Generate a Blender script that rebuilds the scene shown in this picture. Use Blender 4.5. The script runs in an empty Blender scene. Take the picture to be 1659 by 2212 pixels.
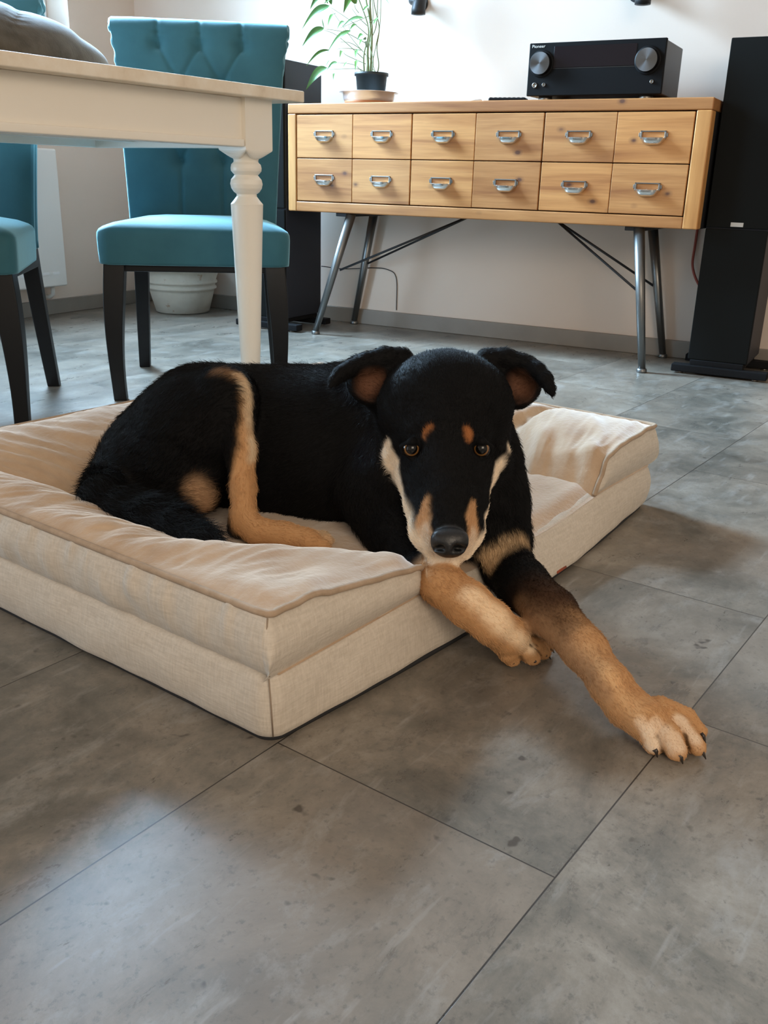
import bpy, bmesh, math, random
import numpy as np
from mathutils import Vector, Matrix, noise

random.seed(7); rng = np.random.default_rng(11)
SC = bpy.context.scene
COL = SC.collection
PI = math.pi

# ------------------------------------------------------------------ camera
W, H = 1659.0, 2212.0
F = 1990.34
CAM = np.array([0.0, 0.0, 0.58])
CR = np.array([0.87513, 0.48318, 0.02611])
CU = np.array([-0.18521, 0.28463, 0.94058])
CF = np.array([-0.44704, 0.82796, -0.33858])
cd = bpy.data.cameras.new('camera'); cam = bpy.data.objects.new('camera', cd); COL.objects.link(cam)
cd.sensor_fit = 'HORIZONTAL'; cd.sensor_width = 36.0; cd.lens = 36.0 * F / W
cd.clip_start = 0.05
cam.matrix_world = Matrix(((CR[0], CU[0], -CF[0], CAM[0]), (CR[1], CU[1], -CF[1], CAM[1]), (CR[2], CU[2], -CF[2], CAM[2]), (0, 0, 0, 1)))
SC.camera = cam

# ------------------------------------------------------------------ light, exposure
SC.view_settings.view_transform = 'Standard'
SC.view_settings.look = 'None'
SC.view_settings.gamma = 1.0
SC.view_settings.use_curve_mapping = False
SC.view_settings.exposure = 0.96
wd = bpy.data.worlds.new('world'); SC.world = wd; wd.use_nodes = True
wn = wd.node_tree.nodes; wl = wd.node_tree.links
bg = wn['Background']; bg.inputs[0].default_value = (1.0, 0.86, 0.70, 1); bg.inputs[1].default_value = 0.32

# brighter, cooler daylight on the window side of the house (towards -X)
_tc = wn.new('ShaderNodeTexCoord'); _sx = wn.new('ShaderNodeSeparateXYZ'); wl.new(_tc.outputs['Generated'], _sx.inputs[0])
_mr = wn.new('ShaderNodeMapRange'); _mr.inputs['From Min'].default_value = -0.25; _mr.inputs['From Max'].default_value = -0.55
wl.new(_sx.outputs[0], _mr.inputs['Value'])
_mx = wn.new('ShaderNodeMix'); _mx.data_type = 'RGBA'; wl.new(_mr.outputs[0], _mx.inputs[0])
_mx.inputs[6].default_value = (0.32, 0.275, 0.224, 1); _mx.inputs[7].default_value = (1.25, 1.5, 1.75, 1)
wl.new(_mx.outputs[2], bg.inputs[0]); bg.inputs[1].default_value = 1.0

def area(name, loc, target, sx, sy, power, col):
    l = bpy.data.lights.new(name, 'AREA'); l.shape = 'RECTANGLE'; l.size = sx; l.size_y = sy
    l.energy = power; l.color = col
    o = bpy.data.objects.new(name, l); COL.objects.link(o)
    o.location = loc
    o.rotation_euler = (Vector(target) - Vector(loc)).to_track_quat('-Z', 'Y').to_euler()
    return o
# daylight through the window in the left wall
wlt = area('window_daylight', (-3.30, 2.62, 1.78), (-0.25, 1.75, 0.0), 0.8, 1.15, 128, (0.47, 0.73, 1.0))
wlt.data.spread = math.radians(112)
# added cool fill from the left, housed in an unseen made-up glazed door
area('added_left_fill', (-3.24, 0.55, 1.10), (-1.0, 2.6, 0.3), 0.9, 1.9, 36, (0.52, 0.76, 1.0))
# daylight of the unseen rest of the room behind the camera
area('room_daylight', (1.9, -1.6, 2.1), (-0.6, 1.4, 0.2), 1.8, 1.5, 31, (1.0, 0.84, 0.66))

# ------------------------------------------------------------------ pixel helpers: a photo point at a chosen depth / height / wall
def ray(x, y):
    return (x - W / 2) / F * CR - (y - H / 2) / F * CU + CF
def at_d(x, y, d): return CAM + ray(x, y) * d
def at_z(x, y, z):
    r = ray(x, y); return CAM + r * ((z - CAM[2]) / r[2])
def at_y(x, y, Y):
    r = ray(x, y); return CAM + r * ((Y - CAM[1]) / r[1])
def depth(p): return float((np.asarray(p) - CAM) @ CF)

# ------------------------------------------------------------------ materials
def mat(name, col=(0.5, 0.5, 0.5), rough=0.5, metal=0.0, spec=0.5, sheen=0.0, sheen_col=(1, 1, 1), coat=0.0):
    m = bpy.data.materials.new(name); m.use_nodes = True
    b = m.node_tree.nodes['Principled BSDF']
    b.inputs['Base Color'].default_value = (*col, 1); b.inputs['Roughness'].default_value = rough
    b.inputs['Metallic'].default_value = metal; b.inputs['Specular IOR Level'].default_value = spec
    if sheen:
        b.inputs['Sheen Weight'].default_value = sheen; b.inputs['Sheen Tint'].default_value = (*sheen_col, 1)
        b.inputs['Sheen Roughness'].default_value = 0.4
    if coat: b.inputs['Coat Weight'].default_value = coat
    return m
class NT:
    """small node builder"""
    def __init__(s, m):
        s.m = m; s.n = m.node_tree.nodes; s.l = m.node_tree.links; s.b = s.n['Principled BSDF']
    def new(s, t, **kw):
        n = s.n.new(t)
        for k, v in kw.items():
            if k.startswith('i_'):
                key = k[2:]
                key = int(key) if key.isdigit() else key.replace('_', ' ')
                n.inputs[key].default_value = v
            else: setattr(n, k, v)
        return n
    def link(s, a, b): s.l.new(a, b)
    def ramp(s, fac, stops, interp='LINEAR'):
        r = s.n.new('ShaderNodeValToRGB'); r.color_ramp.interpolation = interp
        e = r.color_ramp.elements
        while len(e) < len(stops): e.new(0.5)
        for k, (p, c) in enumerate(stops):
            e[k].position = p; e[k].color = (*c, 1) if len(c) == 3 else c
        s.link(fac, r.inputs[0]); return r.outputs[0]
    def noise(s, vec, scale, detail=4, rough=0.55, dist=0.0):
        n = s.new('ShaderNodeTexNoise'); n.inputs['Scale'].default_value = scale; n.inputs['Detail'].default_value = detail
        n.inputs['Roughness'].default_value = rough; n.inputs['Distortion'].default_value = dist
        if vec is not None: s.link(vec, n.inputs['Vector'])
        return n.outputs['Fac']
    def mapping(s, vec, scale=(1, 1, 1), rot=(0, 0, 0), loc=(0, 0, 0)):
        n = s.new('ShaderNodeMapping'); n.inputs['Scale'].default_value = scale; n.inputs['Rotation'].default_value = rot
        n.inputs['Location'].default_value = loc; s.link(vec, n.inputs['Vector']); return n.outputs[0]
    def mix(s, fac, a, b, blend='MIX'):
        n = s.new('ShaderNodeMix', data_type='RGBA', blend_type=blend)
        for sock, v in ((n.inputs[0], fac), (n.inputs[6], a), (n.inputs[7], b)):
            if hasattr(v, 'links'): s.link(v, sock)
            elif isinstance(v, (int, float)): sock.default_value = v
            else: sock.default_value = (*v, 1)
        return n.outputs[2]
    def math(s, op, a, b=0.0):
        n = s.new('ShaderNodeMath', operation=op)
        for sock, v in ((n.inputs[0], a), (n.inputs[1], b)):
            if hasattr(v, 'links'): s.link(v, sock)
            else: sock.default_value = v
        return n.outputs[0]
    def bump(s, h, strength=0.3, dist=0.01):
        n = s.new('ShaderNodeBump'); n.inputs['Strength'].default_value = strength; n.inputs['Distance'].default_value = dist
        s.link(h, n.inputs['Height']); s.link(n.outputs[0], s.b.inputs['Normal']); return n
    def col(s, c): s.link(c, s.b.inputs['Base Color'])
    def objco(s): return s.new('ShaderNodeTexCoord').outputs['Object']
    def worldco(s): return s.new('ShaderNodeNewGeometry').outputs['Position']

M = {}
def fabric(name, c1, c2, scale=40, bump=0.25, sheen=0.4, rough=0.9, weave=0, sheen_col=(1, 1, 1)):
    m = mat(name, c1, rough, sheen=sheen, spec=0.2, sheen_col=sheen_col); t = NT(m); o = t.objco()
    f = t.noise(o, scale, 5)
    g = t.noise(o, scale * 9, 3)
    t.col(t.mix(t.ramp(f, [(0.3, (0, 0, 0)), (0.7, (1, 1, 1))]), c1, c2))
    h = g
    if weave:
        a = t.noise(t.mapping(o, (weave, weave, weave * 0.12)), 1.0, 2)
        b = t.noise(t.mapping(o, (weave * 0.12, weave * 0.12, weave)), 1.0, 2)
        w = t.math('ADD', a, b)
        t.col(t.mix(t.ramp(t.math('MULTIPLY', w, 0.5), [(0.38, (0, 0, 0)), (0.62, (1, 1, 1))]), c1, c2))
        h = w
    t.bump(h, bump, 0.002)
    M[name] = m; return m
fabric('linen', (0.53, 0.465, 0.385), (0.62, 0.55, 0.465), 30, 0.3, 0.15, weave=330)
fabric('plush', (0.435, 0.295, 0.185), (0.555, 0.40, 0.270), 14, 0.5, 1.0, sheen_col=(1, 0.98, 0.95))
fabric('piping_cloth', (0.36, 0.26, 0.175), (0.46, 0.34, 0.24), 60, 0.2, 0.1)
fabric('velvet', (0.032, 0.112, 0.140), (0.042, 0.138, 0.168), 10, 0.15, 1.0, rough=0.65, sheen_col=(0.45, 0.82, 0.95))
fabric('blanket_cloth', (0.060, 0.052, 0.040), (0.11, 0.096, 0.076), 30, 0.3, 0.3)
M['black_bottom'] = mat('black_bottom', (0.02, 0.02, 0.022), 0.9)
M['seam_thread'] = mat('seam_thread', (0.28, 0.21, 0.15), 0.9)
M['tag_red'] = mat('tag_red', (0.36, 0.09, 0.045), 0.6)

def m_wall():
    m = mat('wall_paint', (0.80, 0.76, 0.72), 0.85, spec=0.2); t = NT(m)
    p = t.worldco(); f = t.noise(p, 2.2, 4)
    t.col(t.mix(f, (0.71, 0.595, 0.505), (0.745, 0.63, 0.54)))
    t.bump(t.noise(p, 260, 3), 0.12, 0.002); M['wall'] = m
m_wall()
def m_floor():
    m = mat('floor_vinyl', rough=0.3, spec=0.6); t = NT(m); p = t.worldco()
    a = -0.132836
    ca, sa = math.cos(a), math.sin(a)
    def dot(v):
        n = t.new('ShaderNodeVectorMath', operation='DOT_PRODUCT'); t.link(p, n.inputs[0]); n.inputs[1].default_value = v
        return n.outputs['Value']
    tx = t.math('ADD', dot((ca, sa, 0)), 0.593 + 0.334 * 20)
    ty = t.math('ADD', dot((-sa, ca, 0)), -0.298 + 0.667 * 10)
    cx = t.new('ShaderNodeCombineXYZ'); t.link(ty, cx.inputs[0]); t.link(tx, cx.inputs[1])
    q = cx.outputs[0]
    br = t.new('ShaderNodeTexBrick', offset=0.5, offset_frequency=2, squash=1.0)
    t.link(q, br.inputs['Vector'])
    for k, v in (('Scale', 1.0), ('Mortar Size', 0.0009), ('Mortar Smooth', 0.2), ('Brick Width', 0.667), ('Row Height', 0.334), ('Bias', 0.0)):
        br.inputs[k].default_value = v
    br.inputs['Color1'].default_value = (0, 0, 0, 1); br.inputs['Color2'].default_value = (1, 1, 1, 1); br.inputs['Mortar'].default_value = (0.5, 0.5, 0.5, 1)
    # each tile shifts the stain pattern
    off = t.new('ShaderNodeVectorMath', operation='SCALE'); t.link(br.outputs['Color'], off.inputs[0]); off.inputs['Scale'].default_value = 7.0
    ad = t.new('ShaderNodeVectorMath', operation='ADD'); t.link(q, ad.inputs[0]); t.link(off.outputs[0], ad.inputs[1])
    v = ad.outputs[0]
    big = t.noise(v, 4.2, 10, 0.74, 0.35)
    c = t.ramp(big, [(0.34, (0.078, 0.072, 0.059)), (0.45, (0.140, 0.126, 0.103)), (0.55, (0.212, 0.182, 0.146)), (0.67, (0.310, 0.272, 0.224))])
    warm = t.noise(v, 1.6, 3)
    c = t.mix(t.ramp(warm, [(0.48, (0, 0, 0)), (0.66, (0.60, 0.60, 0.60))]), c, (0.225, 0.178, 0.138))
    med = t.noise(t.mapping(v, (0.7, 1.3, 1)), 13, 9, 0.72, 0.3)
    c = t.mix(t.ramp(med, [(0.26, (0.60, 0.60, 0.60)), (0.45, (0, 0, 0))]), c, (0.075, 0.072, 0.066))
    c = t.mix(t.ramp(med, [(0.53, (0, 0, 0)), (0.70, (0.55, 0.55, 0.55))]), c, (0.33, 0.312, 0.285))
    fine = t.noise(v, 110, 4, 0.7)
    c = t.mix(t.ramp(fine, [(0.30, (0.50, 0.50, 0.50)), (0.44, (0, 0, 0))]), c, (0.07, 0.062, 0.055))
    sp = t.noise(v, 34, 2, 0.5)
    c = t.mix(t.ramp(sp, [(0.245, (0.85, 0.85, 0.85)), (0.295, (0, 0, 0))]), c, (0.055, 0.043, 0.035))
    scr = t.noise(t.mapping(v, (9, 60, 1), (0, 0, 0.5)), 1.0, 3, 0.6)
    c = t.mix(t.ramp(scr, [(0.62, (0, 0, 0)), (0.76, (0.35, 0.35, 0.35))]), c, (0.40, 0.38, 0.35))
    tone = t.math('ADD', t.math('MULTIPLY', br.outputs['Color'], 0.20), 0.90)
    n = t.new('ShaderNodeVectorMath', operation='SCALE'); t.link(c, n.inputs[0]); t.link(tone, n.inputs['Scale'])
    c = t.mix(br.outputs['Fac'], n.outputs[0], (0.035, 0.030, 0.026))
    t.col(c)
    t.link(t.math('ADD', t.math('MULTIPLY', med, 0.20), 0.20), t.b.inputs['Roughness'])
    h = t.math('SUBTRACT', t.math('MULTIPLY', fine, 0.25), br.outputs['Fac'])
    t.bump(h, 0.25, 0.0015)
    M['floor'] = m
m_floor()
def m_wood(name, light, mid, dark, axis='X', seed=0.0):
    m = mat(name, rough=0.42, spec=0.4); t = NT(m); o = t.objco()
    info = t.new('ShaderNodeObjectInfo')
    sc = t.new('ShaderNodeVectorMath', operation='SCALE'); sc.inputs[0].default_value = (3.1, 7.7, 5.3)
    t.link(t.math('ADD', t.math('MULTIPLY', info.outputs['Random'], 9.0), seed), sc.inputs['Scale'])
    ad = t.new('ShaderNodeVectorMath', operation='ADD'); t.link(o, ad.inputs[0]); t.link(sc.outputs[0], ad.inputs[1])
    s = (1.6, 9, 26) if axis == 'X' else (26, 9, 1.6)
    g = t.noise(t.mapping(ad.outputs[0], s), 1.0, 4, 0.55, 0.6)
    c = t.ramp(g, [(0.30, dark), (0.45, mid), (0.62, light), (0.75, mid)])
    s2 = (6, 40, 190) if axis == 'X' else (190, 40, 6)
    g2 = t.noise(t.mapping(ad.outputs[0], s2), 1.0, 3, 0.6)
    c = t.mix(t.ramp(g2, [(0.30, (0.35, 0.35, 0.35)), (0.50, (0, 0, 0))]), c, dark)
    tone = t.ramp(info.outputs['Random'], [(0.0, (0.78, 0.71, 0.66)), (0.5, (1.0, 0.98, 0.95)), (1.0, (1.08, 1.02, 0.92))])
    c = t.mix(1.0, c, tone, 'MULTIPLY')
    # knots
    vo = t.new('ShaderNodeTexVoronoi'); vo.inputs['Scale'].default_value = 1.0
    ks = (8.5, 1, 13.0) if axis == 'X' else (13.0, 1, 8.5)
    wob = t.noise(o, 30, 2)
    t.link(t.mapping(ad.outputs[0], ks), vo.inputs['Vector'])
    kd = t.math('ADD', vo.outputs['Distance'], t.math('MULTIPLY', wob, 0.05))
    sel = t.math('GREATER_THAN', t.new('ShaderNodeSeparateColor').outputs[0], 0.0)
    sep = t.new('ShaderNodeSeparateColor'); t.link(vo.outputs['Color'], sep.inputs[0])
    sel = t.math('GREATER_THAN', sep.outputs[0], 0.30)
    kn = t.ramp(kd, [(0.075, (1, 1, 1)), (0.125, (0.35, 0.35, 0.35)), (0.20, (0, 0, 0))])
    kf = t.math('MULTIPLY', kn, sel)
    c = t.mix(kf, c, (0.13, 0.055, 0.032))
    t.col(c); t.bump(g2, 0.08, 0.001)
    M[name] = m
m_wood('pine', (0.59, 0.295, 0.110), (0.48, 0.220, 0.076), (0.33, 0.132, 0.045))
m_wood('pine_upright', (0.59, 0.305, 0.112), (0.50, 0.245, 0.085), (0.37, 0.165, 0.057), 'Z')
M['gap'] = mat('dark_gap', (0.035, 0.018, 0.010), 0.9)
M['steel_legs'] = mat('steel_legs', (0.20, 0.20, 0.195), 0.38, 0.9)
M['nickel'] = mat('nickel', (0.74, 0.71, 0.67), 0.24, 1.0)
M['nickel_dark'] = mat('nickel_dark', (0.26, 0.24, 0.215), 0.38, 1.0)
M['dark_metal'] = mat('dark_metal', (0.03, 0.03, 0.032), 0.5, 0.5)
def m_cream():
    m = mat('cream_paint', (0.88, 0.82, 0.72), 0.38, spec=0.45); t = NT(m); o = t.objco()
    c = t.mix(t.noise(o, 5, 4), (0.86, 0.80, 0.70), (0.90, 0.85, 0.765))
    sc = t.noise(t.mapping(o, (30, 4, 30), (0.2, 0.4, 0.3)), 1.0, 5, 0.7)
    c = t.mix(t.ramp(sc, [(0.72, (0, 0, 0)), (0.80, (0.6, 0.6, 0.6))]), c, (0.30, 0.25, 0.20))
    t.col(c); M['cream'] = m
    m = mat('worn_cream_edge', (0.70, 0.60, 0.46), 0.5, spec=0.4); t = NT(m); o = t.objco()
    a = t.noise(o, 9, 6, 0.6)
    c = t.ramp(a, [(0.30, (0.62, 0.50, 0.36)), (0.46, (0.78, 0.67, 0.53)), (0.62, (0.86, 0.78, 0.66))])
    t.col(c); M['cream_edge'] = m
m_cream()
M['leg_black'] = mat('leg_black', (0.008, 0.008, 0.009), 0.42, spec=0.28)
M['speaker_black'] = mat('speaker_black', (0.010, 0.010, 0.011), 0.8, spec=0.15)
M['grille_black'] = mat('grille_black', (0.012, 0.0125, 0.012), 0.95, spec=0.06)
M['speaker_side'] = mat('speaker_side', (0.020, 0.022, 0.030), 0.5, spec=0.3)
M['receiver_black'] = mat('receiver_black', (0.006, 0.006, 0.0065), 0.5, spec=0.10)
M['receiver_lid'] = mat('receiver_lid', (0.045, 0.036, 0.028), 0.45, spec=0.5)
M['display_glass'] = mat('display_glass', (0.008, 0.005, 0.007), 0.2, spec=0.25)
M['silver_text'] = mat('silver_text', (0.75, 0.72, 0.66), 0.35, 0.6)
M['badge_silver'] = mat('badge_silver', (0.60, 0.57, 0.54), 0.4, 0.5)
M['chrome'] = mat('chrome', (0.74, 0.74, 0.76), 0.25, 0.65)
M['rubber_orange'] = mat('rubber_orange', (0.42, 0.16, 0.06), 0.6)
M['pot_black'] = mat('pot_black', (0.014, 0.018, 0.018), 0.5)
M['soil'] = mat('soil', (0.03, 0.02, 0.014), 1.0)
M['white_enamel'] = mat('white_enamel', (0.80, 0.78, 0.74), 0.35)
M['window_frame'] = mat('window_frame', (0.85, 0.84, 0.83), 0.4)
def m_pane():
    m = bpy.data.materials.new('window_glass'); m.use_nodes = True; n = m.node_tree.nodes; l = m.node_tree.links; n.remove(n['Principled BSDF'])
    a = n.new('ShaderNodeBsdfTransparent'); a.inputs[0].default_value = (0.96, 0.98, 0.97, 1); g = n.new('ShaderNodeBsdfGlossy'); g.inputs['Roughness'].default_value = 0.02
    fr = n.new('ShaderNodeFresnel'); fr.inputs[0].default_value = 1.45; x = n.new('ShaderNodeMixShader')
    l.new(fr.outputs[0], x.inputs[0]); l.new(a.outputs[0], x.inputs[1]); l.new(g.outputs[0], x.inputs[2]); l.new(x.outputs[0], n['Material Output'].inputs[0]); M['pane'] = m
m_pane()
M['cable_red'] = mat('cable_red', (0.30, 0.055, 0.035), 0.5)
M['cable_black'] = mat('cable_black', (0.015, 0.015, 0.016), 0.5)
M['cable_white'] = mat('cable_white', (0.70, 0.64, 0.60), 0.5)
def m_base():
    m = mat('baseboard_grey', (0.24, 0.21, 0.18), 0.55); t = NT(m); p = t.worldco()
    t.col(t.mix(t.noise(p, 9, 5), (0.20, 0.175, 0.150), (0.31, 0.275, 0.235))); M['baseboard'] = m
    m = mat('terracotta_white', rough=0.9); t = NT(m); o = t.objco()
    c = t.mix(t.noise(o, 14, 4), (0.46, 0.40, 0.31), (0.60, 0.54, 0.45))
    f = t.noise(o, 22, 5, 0.65)
    c = t.mix(t.ramp(f, [(0.64, (0, 0, 0)), (0.72, (0.8, 0.8, 0.8))]), c, (0.32, 0.17, 0.09))
    t.col(c); t.bump(t.noise(o, 40, 4), 0.5, 0.004); M['pot_white'] = m
    m = mat('leaf', (0.16, 0.33, 0.07), 0.45); t = NT(m); o = t.objco()
    c = t.mix(t.ramp(t.noise(o, 16, 3), [(0.35, (0, 0, 0)), (0.65, (1, 1, 1))]), (0.055, 0.16, 0.030), (0.115, 0.245, 0.05))
    t.col(c); t.b.inputs['Transmission Weight'].default_value = 0.0; M['leaf'] = m
    M['stem'] = mat('stem', (0.22, 0.25, 0.11), 0.6)
m_base()
# ------------------------------------------------------------------ geometry helpers
class MB:
    """collects shapes, builds ONE mesh object"""
    def __init__(s): s.v = []; s.f = []; s.mi = []; s.sm = []
    def add(s, vs, fs, mi=0, smooth=True):
        k = len(s.v); s.v += [tuple(map(float, p)) for p in vs]
        s.f += [tuple(i + k for i in f) for f in fs]; s.mi += [mi] * len(fs); s.sm += [smooth] * len(fs)
        return s
    def box(s, a, b, mi=0):
        (x0, y0, z0), (x1, y1, z1) = a, b
        v = [(x0, y0, z0), (x1, y0, z0), (x1, y1, z0), (x0, y1, z0), (x0, y0, z1), (x1, y0, z1), (x1, y1, z1), (x0, y1, z1)]
        return s.add(v, [(0, 3, 2, 1), (4, 5, 6, 7), (0, 1, 5, 4), (1, 2, 6, 5), (2, 3, 7, 6), (3, 0, 4, 7)], mi, False)
    def loft(s, rings, mi=0, cap=True, closed=True, smooth=True):
        n = len(rings[0]); vs = [p for r in rings for p in r]; fs = []
        for i in range(len(rings) - 1):
            for j in range(n if closed else n - 1):
                a = i * n + j; b = i * n + (j + 1) % n
                fs.append((a, b, b + n, a + n))
        if cap and closed:
            fs.append(tuple(range(n - 1, -1, -1))); fs.append(tuple((len(rings) - 1) * n + j for j in range(n)))
        return s.add(vs, fs, mi, smooth)
    def lathe(s, prof, c=(0, 0, 0), seg=40, mi=0, cap=True):
        rings = []
        for r, z in prof:
            rings.append([(c[0] + r * math.cos(2 * PI * k / seg), c[1] + r * math.sin(2 * PI * k / seg), c[2] + z) for k in range(seg)])
        return s.loft(rings, mi, cap)
    def tube(s, pts, rad, seg=10, mi=0, cap=True):
        pts = [Vector(p) for p in pts]
        if not hasattr(rad, '__len__'): rad = [rad] * len(pts)
        rings = []; up = None
        for i, p in enumerate(pts):
            t = (pts[min(i + 1, len(pts) - 1)] - pts[max(i - 1, 0)]).normalized()
            if up is None:
                up = Vector((0, 0, 1)) if abs(t.z) < 0.9 else Vector((1, 0, 0))
            n = (up - t * up.dot(t)).normalized(); up = n; b = t.cross(n)
            rings.append([tuple(p + (n * math.cos(2 * PI * k / seg) + b * math.sin(2 * PI * k / seg)) * rad[i]) for k in range(seg)])
        return s.loft(rings, mi, cap)
    def build(s, name, mats, parent=None, bevel=0.0, seg=2, loc=None, subd=0, auto=True):
        me = bpy.data.meshes.new(name); me.from_pydata(s.v, [], s.f); me.update()
        if not isinstance(mats, (list, tuple)): mats = [mats]
        for m in mats: me.materials.append(m)
        me.polygons.foreach_set('material_index', s.mi); me.polygons.foreach_set('use_smooth', s.sm)
        bm = bmesh.new(); bm.from_mesh(me); bmesh.ops.recalc_face_normals(bm, faces=bm.faces); bm.to_mesh(me); bm.free()
        o = bpy.data.objects.new(name, me); COL.objects.link(o)
        if parent is not None: o.parent = parent
        if loc is not None: o.location = loc
        if bevel:
            md = o.modifiers.new('bevel', 'BEVEL'); md.width = bevel; md.segments = seg; md.limit_method = 'ANGLE'; md.angle_limit = 0.6
            me.polygons.foreach_set('use_smooth', [True] * len(me.polygons))
            w = o.modifiers.new('wn', 'WEIGHTED_NORMAL'); w.keep_sharp = False
        if subd:
            md = o.modifiers.new('sub', 'SUBSURF'); md.levels = subd; md.render_levels = subd
        return o
def tag(o, label=None, cat=None, group=None, kind=None):
    if label: o['label'] = label
    if cat: o['category'] = cat
    if group: o['group'] = group
    if kind: o['kind'] = kind
    return o
def thing(name, label, cat, loc=(0, 0, 0), rz=0.0, group=None):
    o = bpy.data.objects.new(name, None); COL.objects.link(o); o.empty_display_size = 0.05
    o.location = loc; o.rotation_euler = (0, 0, rz); return tag(o, label, cat, group)
def copy_tree(o, parent=None):
    c = o.copy(); COL.objects.link(c)
    if parent is not None: c.parent = parent
    for ch in list(o.children): copy_tree(ch, c)
    return c
def spline(pts, n):
    """Catmull-Rom through points (any dimension)"""
    P = np.array(pts, float); P = np.vstack([2 * P[0] - P[1], P, 2 * P[-1] - P[-2]]); out = []
    m = len(P) - 3
    for k in range(n):
        u = k / (n - 1) * m; i = min(int(u), m - 1); t = u - i
        a, b, c, d = P[i:i + 4]
        out.append(0.5 * ((2 * b) + (-a + c) * t + (2 * a - 5 * b + 4 * c - d) * t * t + (-a + 3 * b - 3 * c + d) * t ** 3))
    return np.array(out)
def nz(p, s=1.0): return noise.noise(Vector((p[0] * s, p[1] * s, p[2] * s)))
def smooth01(a, b, x):
    t = np.clip((x - a) / (b - a), 0, 1); return t * t * (3 - 2 * t)

# ------------------------------------------------------------------ the room
WY, WX = 3.462, -3.19
def struct(o): o['kind'] = 'structure'; return o
struct(MB().box((-5.0, -3.2, -0.10), (4.0, WY + 0.25, 0.0)).build('floor', M['floor']))
struct(MB().box((WX - 0.24, WY, 0.0), (4.0, WY + 0.24, 2.75)).build('wall_back', M['wall']))
# left wall with the window opening Y 2.15..3.07, Z 1.17..2.45
wy0, wy1, wz0, wz1 = 1.75, 3.075, 1.10, 2.45
wl_ = MB()  # four slabs round the opening
wl_.box((WX - 0.24, -3.2, 0), (WX, 0.08, 2.75)).box((WX - 0.24, 0.08, 2.15), (WX, 1.02, 2.75)).box((WX - 0.24, 1.02, 0), (WX, wy0, 2.75)).box((WX - 0.24, wy1, 0), (WX, WY, 2.75))  # second opening is cut for the added glazed door
wl_.box((WX - 0.24, wy0, 0), (WX, wy1, wz0)).box((WX - 0.24, wy0, wz1), (WX, wy1, 2.75))
struct(wl_.build('wall_left', M['wall']))
wn_ = thing('window_1', None, None, (WX - 0.15, (wy0 + wy1) / 2, wz0)); struct(wn_)
hw_, hh_ = (wy1 - wy0) / 2, wz1 - wz0
fr = MB(); t_ = 0.06
fr.box((-0.03, -hw_, 0), (0.03, hw_, t_)).box((-0.03, -hw_, hh_ - t_), (0.03, hw_, hh_))
fr.box((-0.03, -hw_, t_), (0.03, -hw_ + t_, hh_ - t_)).box((-0.03, hw_ - t_, t_), (0.03, hw_, hh_ - t_)).box((-0.03, -0.05, t_), (0.03, 0.05, hh_ - t_))
fr.build('window_frame', M['window_frame'], wn_, bevel=0.006)
MB().box((0.02, -hw_ , -0.03), (0.20, hw_, 0.0)).build('window_sill', M['window_frame'], wn_, bevel=0.006)
for a_, b_ in ((-hw_ + t_, -0.05), (0.05, hw_ - t_)):
    MB().box((-0.004, a_, t_), (0.004, b_, hh_ - t_)).build('window_pane', M['pane'], wn_)
hd = MB(); hd.box((0.03, -0.015, hh_ * 0.45 - 0.035), (0.04, 0.015, hh_ * 0.45 + 0.035)).box((0.04, -0.012, hh_ * 0.45 - 0.10), (0.06, 0.012, hh_ * 0.45 + 0.01))
hd.build('window_handle', M['nickel'], wn_, bevel=0.004)
struct(MB().box((WX + 0.0, WY - 0.016, 0), (4.0, WY, 0.062)).build('baseboard_back', M['baseboard'], bevel=0.003))
struct(MB().box((WX, 1.02, 0), (WX + 0.016, WY - 0.016, 0.062)).build('baseboard_left', M['baseboard'], bevel=0.003))
dr_ = thing('added_door_1', None, None, (WX - 0.15, 0.55, 0)); struct(dr_)  # unseen glazed door, added to house the cool left fill
g = MB(); g.box((-0.03, -0.47, 0), (0.03, -0.37, 2.15)).box((-0.03, 0.37, 0), (0.03, 0.47, 2.15)).box((-0.03, -0.37, 0), (0.03, 0.37, 0.12)).box((-0.03, -0.37, 2.05), (0.03, 0.37, 2.15))
g.build('added_door_frame', M['window_frame'], dr_, bevel=0.006)
MB().box((-0.004, -0.37, 0.12), (0.004, 0.37, 2.05)).build('added_door_pane', M['pane'], dr_)

struct(MB().box((WX - 0.24, -3.2, 2.75), (4.0, WY + 0.24, 2.85)).build('ceiling', M['wall']))
# ------------------------------------------------------------------ radiator on the left wall
rd = thing('radiator', 'flat white panel radiator low on the left wall beside the corner', 'radiator', (WX + 0.0, 2.865, 0.125))
MB().box((0.02, -1.10, 0.0), (0.09, 0.0, 0.54)).build('panel', M['white_enamel'], rd, bevel=0.008, seg=3)
for k in range(6): MB().box((0.088, -0.03 - 0.045 - k * 0.055, 0.05), (0.0915, -0.03 - k * 0.055 - 0.012, 0.060)).build('vent_slot', M['window_frame'], rd)
for by in (-0.95, -0.20): MB().box((0.0, by, 0.05), (0.022, by + 0.04, 0.5)).build('bracket', M['white_enamel'], rd)
pp = MB(); pp.tube([(0.05, -0.05, 0.0), (0.05, -0.05, -0.035), (0.03, -0.05, -0.048), (-0.0, -0.05, -0.048)], 0.009).build('supply_pipe', M['white_enamel'], rd)

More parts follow.
